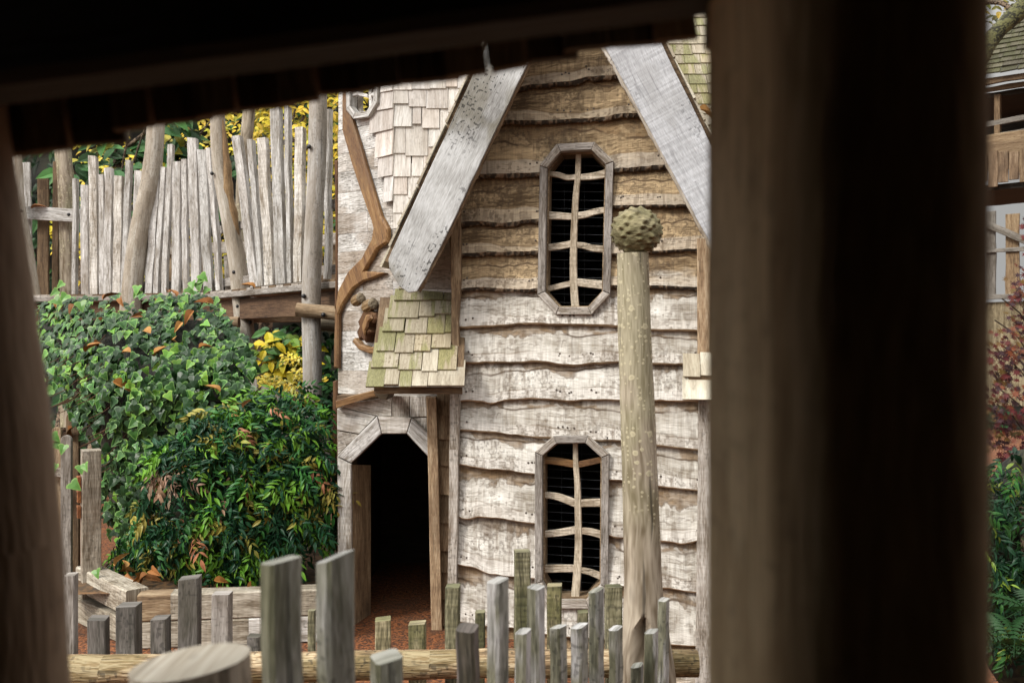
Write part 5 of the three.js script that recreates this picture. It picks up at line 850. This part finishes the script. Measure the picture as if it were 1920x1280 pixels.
  crown(mp, [[at(1885, 655, 9.5), V(.17, .26, .25)], [at(1895, 740, 9.5), V(.22, .32, .25)], [at(1890, 820, 9.6), V(.22, .25, .2)], [at(1925, 560, 9.6), V(.17, .45, .2)], [at(1940, 420, 9.7), V(.16, .25, .2)], [at(1990, 700, 9.5), V(.3, .7, .3)]], 1150, [[.075, .011, .011], [.04, .008, .011], [.11, .03, .013], [.03, .012, .014], [.10, .055, .014]], .075, palm, 73, 220);

  const gb = thing('leafy_bush', 'dark green bush of narrow leaflets at the right edge past the dark post', 'shrub', [3.6, 0, -6.6]);
  bush(gb, [[1820, 870], [1880, 850], [1960, 850], [2040, 900], [2040, 1190], [1990, 1230], [1850, 1200], [1830, 1000]], (x, y) => 6.7 + .3 * fbm(x / 40, y / 40, 999, 999, 81, 3), 420, (x, y, e) => R() < .12 ? vary([.13, .18, .025]) : R() < .3 ? vary([.03, .095, .02]) : vary([.009, .034, .015]), .95, () => [-.2, 0], 200);
  put('stem', pole([P(1930, 1450, 6.9), P(1930, 1200, 6.9), P(1920, 950, 6.9)], .03, { n: 8, m: 8 }), M.bark, gb);
  const core = new THREE.SphereGeometry(1, 16, 12); core.scale(.5, .95, .3); const c = P(1945, 1080, 7.25); core.translate(c.x, c.y, c.z); tag(put('shade_core', core, std(T.bark, lin(.12, .16, .09)), gb), null, null, null, 'stuff');  // dark filler ball added inside, so the gaps read as shade
  const fern = (label, px, py, d, s) => { const f = thing('fern', label, 'fern', P(px, py, d).toArray()); for (let k = 0; k < 9; k++) { const a = k / 9 * 6.28 + rr(-.2, .2), gs = []; for (let i = 0; i < 15; i++) { const u = (i + 1) / 16, l = .11 * Math.sin(Math.PI * (.12 + .86 * u)) + .012; for (const q of [-1, 1]) { const g = G.lance.clone(); g.scale(l * .9, l, l); g.rotateZ(-q * 1.25); g.translate(0, u * .62, .34 * u - .52 * u * u); gs.push(g); } } const rc = new THREE.CatmullRomCurve3([0, .5, 1].map((u) => V(0, u * .62, .34 * u - .52 * u * u))), rt = new THREE.TubeGeometry(rc, 10, .004, 5).toNonIndexed(); rt.setAttribute('color', new THREE.Float32BufferAttribute(new Float32Array(rt.attributes.position.count * 3).fill(.7), 3)); gs.push(rt);
    const g = mergeGeometries(gs); g.scale(s, s, s); g.rotateX(-1.0); g.rotateY(a); part('frond', g, leafPlain(.5, lin(...vary([.013, .045, .012]))), f); } return f; };
  fern('low fern with arching fronds at the bottom of the right edge', 1905, 1235, 6.0, .8);
  fern('dim fern half behind the other at the lower right edge', 1960, 1180, 6.4, .8);
}

// ---------------------------------------------------------------- fallen leaves
{
  const mats = [[.30, .135, .035], [.24, .10, .03], [.36, .19, .06], [.20, .085, .03]].map((c) => leafPlain(.6, lin(...c)));
  const one = (label, group, p, s, tilt) => { const m = part('fallen_leaf', G.curl, pick(mats)); m.scale.setScalar(s); m.position.copy(p); m.rotation.set(-1.0 + rr(-tilt, tilt), rr(-1.5, 1.5), rr(-3, 3)); tag(m, label, 'leaf', group); };
  const ORD = ['first', 'second', 'third', 'fourth', 'fifth', 'sixth', 'seventh', 'eighth', 'ninth', 'tenth', 'eleventh', 'twelfth'];
  const row = (list, text, group, at, s0, s1, tilt) => list.sort((a, b) => a[0] - b[0]).forEach(([x, y], i) => one(text.replace('#', ORD[i]), group, at(x, y), rr(s0, s1), tilt));
  const onIvy = (x, y) => P(x, y, ivyDepth(x, y) - .12);
  row([[104, 565], [140, 571], [192, 562], [225, 558], [290, 565], [312, 548], [330, 556], [400, 570]], '# brown fallen leaf from the left along the top edge of the ivy', 'brown leaves fallen on the ivy', onIvy, .09, .15, .5);
  row([[182, 596], [268, 590], [282, 625], [325, 636], [340, 604], [362, 582]], '# brown fallen leaf from the left just below the top of the ivy', 'brown leaves fallen on the ivy', onIvy, .09, .16, .5);
  row([[135, 800], [160, 660], [175, 642], [210, 715], [245, 660], [290, 668], [372, 652], [412, 735]], '# brown fallen leaf from the left on the lower face of the ivy', 'brown leaves fallen on the ivy', onIvy, .09, .15, .5);
  const onBush = (x, y) => P(x, y, 7.42 + .3 * Math.hypot((x - 430) / 215, (y - 905) / 200) ** 2);
  row([[415, 800], [430, 785], [455, 765], [500, 780]], '# brown fallen leaf from the left near the top of the leafy bush', 'brown leaves caught in the bush', onBush, .07, .12, .8);
  row([[285, 970], [390, 965], [520, 868], [530, 925], [545, 932], [560, 872]], '# brown fallen leaf from the left low down in the leafy bush', 'brown leaves caught in the bush', onBush, .07, .12, .8);
  row([[215, 1065], [228, 1072], [235, 1068], [240, 1076], [252, 1080], [262, 1084], [270, 1088], [276, 1080], [283, 1072], [400, 1092], [470, 1092]], '# yellow-brown fallen leaf from the left on the rim of the planter box', 'brown leaves on the planter', (x, y) => P(x, y - 4, 7.35 + (280 - Math.min(280, x)) * .006), .09, .14, .6);
  one('large brown leaf hanging on the left side of the leafy bush', null, P(318, 870, 7.55), .2, .1);
  one('upper brown leaf lodged at the edge of the wing roof', null, P(1260, 118, 7.75), .13, .4); one('yellowish brown leaf lodged below the upper one on the wing roof', null, P(1309, 205, 7.6), .16, .3); one('lowest brown leaf lodged where the wing roof meets the bargeboard', null, P(1328, 252, 7.55), .12, .5);
  one('yellow leaf lying on the wide rail of the end fence', null, P(57, 391, 12.1), .16, .1); one('orange leaf stuck at the foot of the fence pickets', null, P(478, 540, 10.2), .13, .4);
}
renderer.render(scene, camera);
